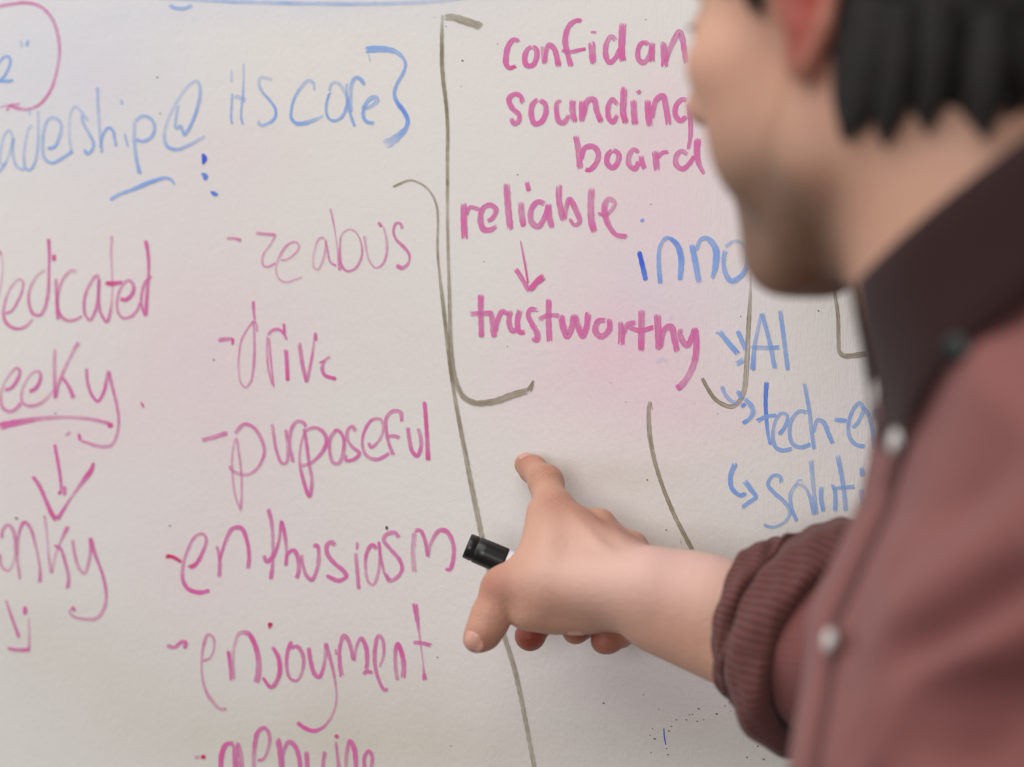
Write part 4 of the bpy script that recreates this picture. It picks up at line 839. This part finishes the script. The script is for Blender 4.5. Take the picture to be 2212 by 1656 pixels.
# ---------------------------------------------------------------- clothes
def cloth_mat(name, a, b, rib=0.0, period=0.0021, weave=1.0):
    m = NT(name); uv = m.n('ShaderNodeUVMap').outputs[0]; co = m.co()
    n = m.noise(co, 12, 3, .6)
    c = m.mix(n, a, b)
    w = m.n('ShaderNodeTexWave', wave_type='BANDS', bands_direction='Y'); w.inputs['Scale'].default_value = 1.0 / (period * 3.1831) / 2 * 1.0
    w.inputs['Distortion'].default_value = .6; w.inputs['Detail'].default_value = 1; m.l(uv, w.inputs['Vector'])
    w2 = m.n('ShaderNodeTexWave', wave_type='BANDS', bands_direction='X'); w2.inputs['Scale'].default_value = 1.0 / (.0016 * 3.1831) / 2
    w2.inputs['Distortion'].default_value = .6; m.l(uv, w2.inputs['Vector'])
    if rib > 0:
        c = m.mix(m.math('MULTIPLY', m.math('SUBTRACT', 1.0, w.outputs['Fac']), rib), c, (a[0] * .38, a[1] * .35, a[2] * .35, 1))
    m.set(Base_Color=c, Roughness=.85, Sheen_Weight=.08)
    m.b.inputs['Specular IOR Level'].default_value = .2
    h = m.math('ADD', w.outputs['Fac'], m.math('MULTIPLY', w2.outputs['Fac'], .5))
    bm = m.bump(h, .28 * weave, .0006); m.l(bm.outputs[0], m.b.inputs['Normal'])
    return m.m
SHIRT = cloth_mat('maroon_cotton', srgb(126, 78, 75), srgb(136, 87, 84))
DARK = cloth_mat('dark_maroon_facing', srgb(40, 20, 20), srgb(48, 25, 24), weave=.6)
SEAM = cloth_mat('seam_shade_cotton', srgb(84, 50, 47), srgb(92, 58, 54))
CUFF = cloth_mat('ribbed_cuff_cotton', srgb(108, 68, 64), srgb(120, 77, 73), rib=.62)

def grid_faces(nu, nv, closed_v=True):
    F = []
    for i in range(nu - 1):
        for j in range(nv if closed_v else nv - 1):
            a = i * nv + j; b = i * nv + (j + 1) % nv
            F.append((a, b, b + nv, a + nv))
    return F

# --- torso: rings from hem to neck ------------------------------------------
ZR = [0.86, 0.95, 1.10, 1.25, 1.297, 1.327, 1.345, 1.366, 1.399, 1.418, 1.436, 1.460, 1.482, 1.500]
FX = [.142, .146, .135, .121, .1275, .1345, .1375, .1475, .1610, .1630, .1650, .1620, .1680, .1760]
AX = [.125, .122, .122, .126, .1240, .1200, .1180, .1130, .1060, .1020, .0950, .0780, .0580, .0460]
CX = [f + x for f, x in zip(FX, AX)]
AY = [.180, .172, .165, .180, .1860, .1910, .1930, .1950, .1920, .1820, .1600, .1180, .0780, .0560]
def ring(z):
    return tuple(float(np.interp(z, ZR, q)) for q in (CX, AX, AY))
TY = .772
def sgauss(x, s): return math.exp(-(x / s) ** 2)
def folds(th, z):
    """cloth folds: th = angle round the body (0 at the front, positive towards the camera side)"""
    s = th * .17
    f = 0
    for (s0, z0, ang, amp, wid, L) in FOLDS:
        ca, sa = math.cos(ang), math.sin(ang)
        a = (s - s0) * ca + (z - z0) * sa; b = -(s - s0) * sa + (z - z0) * ca
        if abs(a) > 3 * L or abs(b) > 3 * wid: continue
        f += 1.6 * amp * math.exp(-(b / wid) ** 2) * math.exp(-(a / L) ** 4)
    return f + .0012 * math.sin(s * 60 + z * 35) + .0009 * math.sin(z * 70 - s * 30)
FOLDS = []
def surf(th, z, out=0.0, fold=True):
    cx, ax, ay = ring(z)
    n = out + (folds(th, z) if fold else 0)
    c, s = math.cos(th), math.sin(th)
    p = 2.0 / 2.25
    x = -math.copysign(abs(c) ** p, c) * ax; y = -math.copysign(abs(s) ** p, s) * ay
    nx, ny = -c / ax, -s / ay; L = math.hypot(nx, ny); nx /= L; ny /= L
    return (cx + x + nx * n, TY + y + ny * n, z)
def find_th(px, z, lo=.02, hi=1.5):
    best = lo; bd = 1e9
    for i in range(400):
        th = lo + (hi - lo) * i / 399; p = surf(th, z); q = 1106 + FPX * p[0] / p[1]
        if abs(q - px) < bd: bd = abs(q - px); best = th
    return best
_G = [(t, z, surf(t, z, 0, False)) for t in np.linspace(-.2, 1.3, 90) for z in np.linspace(1.2, 1.48, 110)]
_GP = np.array([(1106 + FPX * p[0] / p[1], 828 - FPX * (p[2] - CZ) / p[1]) for _, _, p in _G])
def inv(px, py):
    k = int(np.argmin(((_GP - [px, py]) ** 2).sum(1))); return _G[k][0], _G[k][1]
for (x0, y0, x1, y1, amp, wid) in ((2212, 1240, 1926, 1424, -.0085, .0085), (2230, 1090, 1900, 1360, .0050, .014), (2240, 1340, 1990, 1470, .0060, .009), (2130, 1470, 2050, 1700, -.016, .018),
        (1990, 1480, 1890, 1680, .0060, .010), (2225, 1330, 2195, 1700, -.022, .013), (1930, 1500, 1840, 1660, -.0040, .008), (1818, 1398, 1832, 1408, -.006, .0030),
        (2212, 980, 2040, 1130, -.0030, .010), (2200, 800, 2050, 930, .0030, .014), (1960, 1150, 1900, 1300, .0025, .010)):
    t0, z0 = inv(x0, y0); t1, z1 = inv(x1, y1); s0, s1 = t0 * .17, t1 * .17
    FOLDS.append(((s0 + s1) / 2, (z0 + z1) / 2, math.atan2(z1 - z0, s1 - s0), amp, wid, max(.004, math.hypot(s1 - s0, z1 - z0) * .55)))
NVt = 260
V, UV = [], []
zs = np.concatenate([np.linspace(.86, 1.20, 24), np.linspace(1.205, 1.505, 76)])
for z in zs:
    for j in range(NVt):
        th = 2 * math.pi * j / NVt; th = th if th < math.pi else th - 2 * math.pi
        V.append(surf(th, z)); UV.append((th * .17, z))
nz = len(zs); Fc = grid_faces(nz, NVt)
body_shirt = body_part('shirt', V, Fc, SHIRT, uvs=UV)

# --- front placket with its dark seam, and the snap buttons ------------------
def strip(name, mat, zz, th0f, th1f, out0, out1, parent, n=7):
    V, UV = [], []
    for z in zz:
        a, b = th0f(z), th1f(z)
        prof = [(0, out0)] + [(k / (n - 1), out1) for k in range(n)] + [(1, out0)]
        for t, o in prof:
            th = a + (b - a) * t; V.append(surf(th, z, o)); UV.append((th * .17, z))
    o = mesh_obj(name, np.array(V) - PO, grid_faces(len(zz), n + 2, False), mat, parent, uvs=UV)
    return o
zz = np.linspace(.87, 1.455, 120)
edge_px = lambda z: 0
_sp = [(885, 1998), (992, 1950), (1058, 1917), (1150, 1870), (1196, 1850), (1270, 1826), (1343, 1812), (1450, 1800), (1656, 1765)]
_sz = [CZ + (828 - y) / FPX * .755 for y, _ in _sp]; _st = [find_th(x, z, .0, 1.2) for (_, x), z in zip(_sp, _sz)]
TH = lambda z: float(np.interp(z, _sz[::-1], _st[::-1]))
placket = strip('placket', SHIRT, zz, lambda z: TH(z) - .26, lambda z: TH(z) - .02, -.002, .0035, body_shirt)
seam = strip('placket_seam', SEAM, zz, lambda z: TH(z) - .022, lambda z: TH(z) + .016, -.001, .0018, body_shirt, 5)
m_snap = NT('snap_metal'); m_snap.set(Base_Color=srgb(168, 162, 158), Metallic=.75, Roughness=.28); m_pearl = NT('snap_pearl'); m_pearl.set(Base_Color=srgb(226, 222, 218), Roughness=.18)
def lathe(prof, c, axis, seg=28):
    axis = Vector(axis).normalized(); q = axis.to_track_quat('Z', 'Y').to_matrix()
    V = []
    for r, h in prof:
        for k in range(seg):
            a = 2 * math.pi * k / seg; p = q @ Vector((r * math.cos(a), r * math.sin(a), h)); V.append((c[0] + p.x, c[1] + p.y, c[2] + p.z))
    F = grid_faces(len(prof), seg)
    F.append(tuple(range(seg))[::-1]); F.append(tuple(len(prof) * seg - seg + k for k in range(seg)))
    return V, F
for zb in (1.4260, 1.3420, 1.2580, 1.1740, 1.0900, 1.0060):
    th = TH(zb) - .12
    if zb > 1.40: th = find_th(1960, zb, -.1, 1.2)
    elif zb > 1.30: th = find_th(1818, zb, -.2, 1.2)
    p = np.array(surf(th, zb, .0035)); q = np.array(surf(th, zb, .02)); ax = q - p; ax[2] += .002
    V, Fb = lathe([(.0056, -.001), (.0060, .0008), (.0060, .0018), (.0052, .0026), (.0044, .0026)], p, ax)
    b = mesh_obj('snap_button', np.array(V) - PO, Fb, m_snap.m, body_shirt)
    V, Fb = lathe([(.0045, .0018), (.0044, .0028), (.0036, .0034), (.0020, .0038), (.0004, .0039)], p, ax)
    mesh_obj('pearl_inlay', np.array(V) - PO, Fb, m_pearl.m, b)

# --- collar: a dark stand and leaf tipped forward with the neck --------------
def collar():
    V, UV = [], []; nj = 96
    cxk, cyk = .2130, .772
    prof = [(-.030, .000), (-.012, .001), (.002, .002), (.005, .005), (.002, .010), (-.010, .0135), (-.026, .0165), (-.044, .0205), (-.058, .0250), (-.060, .0235), (-.044, .0185), (-.026, .0140)]
    for (dz, dr) in prof:
        for j in range(nj):
            t = j / (nj - 1); th = -math.pi + .10 + (2 * math.pi - .20) * t      # opening at the front
            thf = math.pi - abs(th)                          # 0 at the front
            s = 1 if th > 0 else -1
            fr = math.exp(-(thf / .95) ** 2)
            rx, ry = .0670, .0700
            d2 = dr * (1 - 1.0 * fr)
            x = cxk - math.cos(thf) * (rx + d2) + fr * max(0, -dz) * .26; y = cyk - s * math.sin(thf) * (ry + d2)
            fw = (1 - math.cos(thf)) / 2
            ztop = 1.487 + .112 * fw ** .80
            V.append((x, y, ztop + dz * (.92 + .24 * fr))); UV.append((thf * .07 * s, ztop + dz))
    return V, grid_faces(len(prof), nj, False), UV
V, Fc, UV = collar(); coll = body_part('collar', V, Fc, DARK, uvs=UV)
_v = np.array(V); _sx = 1106 + FPX * _v[:, 0] / _v[:, 1]; _sy = 828 - FPX * (_v[:, 2] - CZ) / _v[:, 1]
_m = _v[np.hypot(_sx - 2051, _sy - 737) < 30]; _p = _m[np.argmin(_m[:, 1])]
m_dsnap = NT('dark_snap'); m_dsnap.set(Base_Color=srgb(44, 48, 46), Metallic=.6, Roughness=.35)
V, Fb = lathe([(.0056, -.001), (.0060, .0008), (.0056, .0022), (.0030, .0028), (.0004, .0030)], _p, (_p[0] - .2130, _p[1] - .772, 0))
mesh_obj('snap_button', np.array(V) - PO, Fb, m_dsnap.m, coll)

# --- sleeves -----------------------------------------------------------------
def tube(path, radii, nj=72, rot=None, wob=None, closed=False, upv=(0, 0, 1), squash=1.0):
    path = np.array(path); V, UV = [], []
    tn = np.gradient(path, axis=0); tn /= np.linalg.norm(tn, axis=1)[:, None]
    s = 0
    for i in range(len(path)):
        if i: s += np.linalg.norm(path[i] - path[i - 1])
        a = np.cross(tn[i], np.array(upv)); a /= np.linalg.norm(a); b = np.cross(a, tn[i])
        for j in range(nj):
            th = 2 * math.pi * j / nj
            r = radii[i] + (wob(i / (len(path) - 1), th, s) if wob else 0)
            V.append(path[i] + a * math.cos(th) * r * squash + b * math.sin(th) * r); UV.append((s, th * .055))
    return V, UV
axd = (ELB - (wr_u + wr_l) / 2); axd /= np.linalg.norm(axd)
c0 = P(1638, 1338, 1.052)
SH = np.array([.235, .90, 1.405])
def profile_tube(pairs, wob, ax=axd, start=c0, nj=140, skew=None):
    ss = [q[0] for q in pairs]; path = [start + ax * q for q in ss]
    return path, [q[1] for q in pairs]
def smooth_pairs(keys, n):
    k = np.array(keys); t = np.linspace(0, len(k) - 1, n)
    out = []
    for x in t:
        i = min(int(x), len(k) - 2); f = x - i
        p0, p1, p2, p3 = k[max(i - 1, 0)], k[i], k[i + 1], k[min(i + 2, len(k) - 1)]
        out.append(.5 * (2 * p1 + (p2 - p0) * f + (2 * p0 - 5 * p1 + 4 * p2 - p3) * f * f + (-p0 + 3 * p1 - 3 * p2 + p3) * f ** 3))
    return out
# the rolled-up cuff: lip, first roll, groove, wide roll, deep groove  (mm along the arm, mm radius)
keys = [(26, 34), (10, 38), (1, 41), (-3, 44), (-1, 48), (4, 51.5), (9, 55), (13, 56), (14.5, 52.5), (17, 57), (22, 61.5), (28, 66), (35, 69), (41, 69.5), (46, 67.5), (48, 62), (46, 55), (38, 46)]
pr = smooth_pairs(keys, 90)
AXC = np.array([.72, -.66, -.14]); AXC /= np.linalg.norm(AXC)
CV, CUV = [], []
a_ = np.cross(AXC, [0, 0, 1.0]); a_ /= np.linalg.norm(a_); b_ = np.cross(a_, AXC); NJ = 200
for s_, r_ in pr:
    for j in range(NJ):
        th = 2 * math.pi * j / NJ
        s2, r2 = s_ / 1000, r_ / 1000
        w = .0016 * math.sin(3 * th + s_ * .10) + .0012 * math.sin(7 * th - s_ * .2 + 1) + .0007 * math.sin(15 * th + s_ * .5)
        cr = -.0030 * math.exp(-((s_ - 10 - 5 * math.sin(th * 2 + .5)) / 2.2) ** 2) * (1 if r_ > 48 else 0)
        sk = .026 * max(0, math.sin(th)) ** 1.6 * (max(s2, 0) / .045)
        c = c0 + AXC * (s2 + sk + .003 * math.sin(2 * th + 1))
        CV.append(c + (a_ * math.cos(th) * .98 + b_ * math.sin(th)) * (r2 + w + cr)); CUV.append((s2, th * .058))
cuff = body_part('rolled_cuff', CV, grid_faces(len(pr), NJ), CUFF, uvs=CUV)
# right sleeve above the cuff
mid = c0 + axd * .13
pts = [c0 + AXC * .030, c0 + AXC * .046, c0 + AXC * .065 + [.004, 0, 0], c0 + AXC * .09 + [.02, .01, -.01], ELB + [-.035, -.005, .012], ELB + [0, 0, .012], ELB + [.0, -.006, .04], (ELB + SH) / 2 + [.02, 0, .0], SH + [.008, 0, 0], SH + [-.005, -.04, .01]]
rr = [.047, .054, .058, .060, .060, .064, .062, .062, .064, .05]
pts = smooth_pairs(pts, 60); rr = [float(x) for x in np.interp(np.linspace(0, 9, 60), range(10), rr)]
V, UV = tube(pts, rr, 96, wob=lambda t, th, s: .0022 * math.sin(s * 190 + math.sin(th) * 2) * (1 - t) + .0025 * math.sin(2 * th + s * 40) + .0010 * math.sin(5 * th + s * 90), upv=(0, 0.2, 1))
body_part('sleeve', V, grid_faces(60, 96), SHIRT, uvs=UV)
# left sleeve, hanging
pts = [(.212, .625, 1.452), (.228, .603, 1.425), (.240, .590, 1.38), (.250, .585, 1.30), (.262, .588, 1.20), (.268, .592, 1.13), (.262, .592, 1.10), (.262, .592, 1.10)]
pts = smooth_pairs(pts, 50); rr = [float(x) for x in np.interp(np.linspace(0, 7, 50), range(8), [.03, .052, .060, .060, .056, .056, .052, .040])]
V, UV = tube(pts, rr, 72, wob=lambda t, th, s: .003 * math.sin(s * 60 + 2 * th) + .0015 * math.sin(5 * th + s * 40), upv=(1, 0, 0))
body_part('sleeve', V, grid_faces(50, 72), SHIRT, uvs=UV)

# --- trousers and shoes below the frame --------------------------------------
TROU = cloth_mat('dark_trousers', srgb(48, 50, 60), srgb(56, 58, 68))
F = Field((.06, .50, .06), (.46, 1.04, .98), .008)
F.ell((.262, .772, .90), (.112, .150, .10), .02)
for s in (1, -1):
    y = .772 - s * .085
    F.chain([(.262, y, .86), (.245, y, .50), (.268, y - s * .01, .10)], [.092, .068, .058], .02)
F.v = np.maximum(F.v, -(F.lo[2] + F.h * np.arange(F.n[2])[None, None, :] - .085)); F.v = np.maximum(F.v, (F.lo[2] + F.h * np.arange(F.n[2])[None, None, :] - .955))
V, Fc = F.mesh(); body_part('trousers', relax(V, Fc, 2), Fc.tolist(), TROU)
SHOE = plain('shoe_leather', srgb(50, 34, 26), .4)
for s in (1, -1):
    y = .772 - s * .095
    F = Field((.0, y - .07, -.02), (.34, y + .07, .13), .005)
    F.ell((.10, y, .030), (.085, .045, .038), .02); F.ell((.24, y, .040), (.065, .036, .045), .02); F.cone((.13, y, .040), (.26, y, .060), .036, .040, .02)
    F.v = np.maximum(F.v, -(F.lo[2] + F.h * np.arange(F.n[2])[None, None, :] - .0005))
    V, Fc = F.mesh(); body_part('shoe', V, Fc.tolist(), SHOE)

# ---------------------------------------------------------------- the marker in his hand
ma, md = MA, MD
marker = empty('marker_pen', tuple(ma))
tag(marker, 'marker pen with ribbed black cap and white barrel held in the fist', 'marker')
def on_axis(prof, seg=64, rib=None):
    q = Vector(md).to_track_quat('Z', 'Y').to_matrix(); V = []
    for r, h in prof:
        for k in range(seg):
            a = 2 * math.pi * k / seg
            rr = r * (1 + (rib * (1 if k % 2 else -1) if rib and .006 < h < .0245 else 0)); p = q @ Vector((rr * math.cos(a), rr * math.sin(a), h)); V.append(tuple(p))
    F = grid_faces(len(prof), seg); F.append(tuple(range(seg))); F.append(tuple(len(prof) * seg - 1 - k for k in range(seg)))
    return V, F
m_cap = NT('black_plastic'); m_cap.set(Base_Color=srgb(22, 23, 22), Roughness=.34)
m_bar = NT('white_barrel_plastic'); m_bar.set(Base_Color=srgb(228, 224, 232), Roughness=.3)
R0 = .00835
V, Fm = on_axis([(R0 * .55, .0012), (R0 * .60, 0), (R0 * .90, -.0002), (R0 * .95, .0006), (R0 * .975, .0050), (R0 * .935, .0054), (R0 * .935, .0060), (R0 * .99, .0064), (R0 * 1.0, .012), (R0 * 1.01, .0240), (R0 * 1.01, .0249), (R0 * .97, .0253)], rib=.006)
mesh_obj('cap', V, Fm, m_cap.m, marker)
V, Fm = on_axis([(R0 * .93, .0243), (R0 * .95, .0248), (R0 * .95, .110), (R0 * .90, .1135), (R0 * .6, .1140)])
mesh_obj('barrel', V, Fm, m_bar.m, marker)
V, Fm = on_axis([(R0 * .5, .1138), (R0 * .56, .1150), (R0 * .50, .1165), (R0 * .2, .1168)])
mesh_obj('end_plug', V, Fm, m_cap.m, marker)
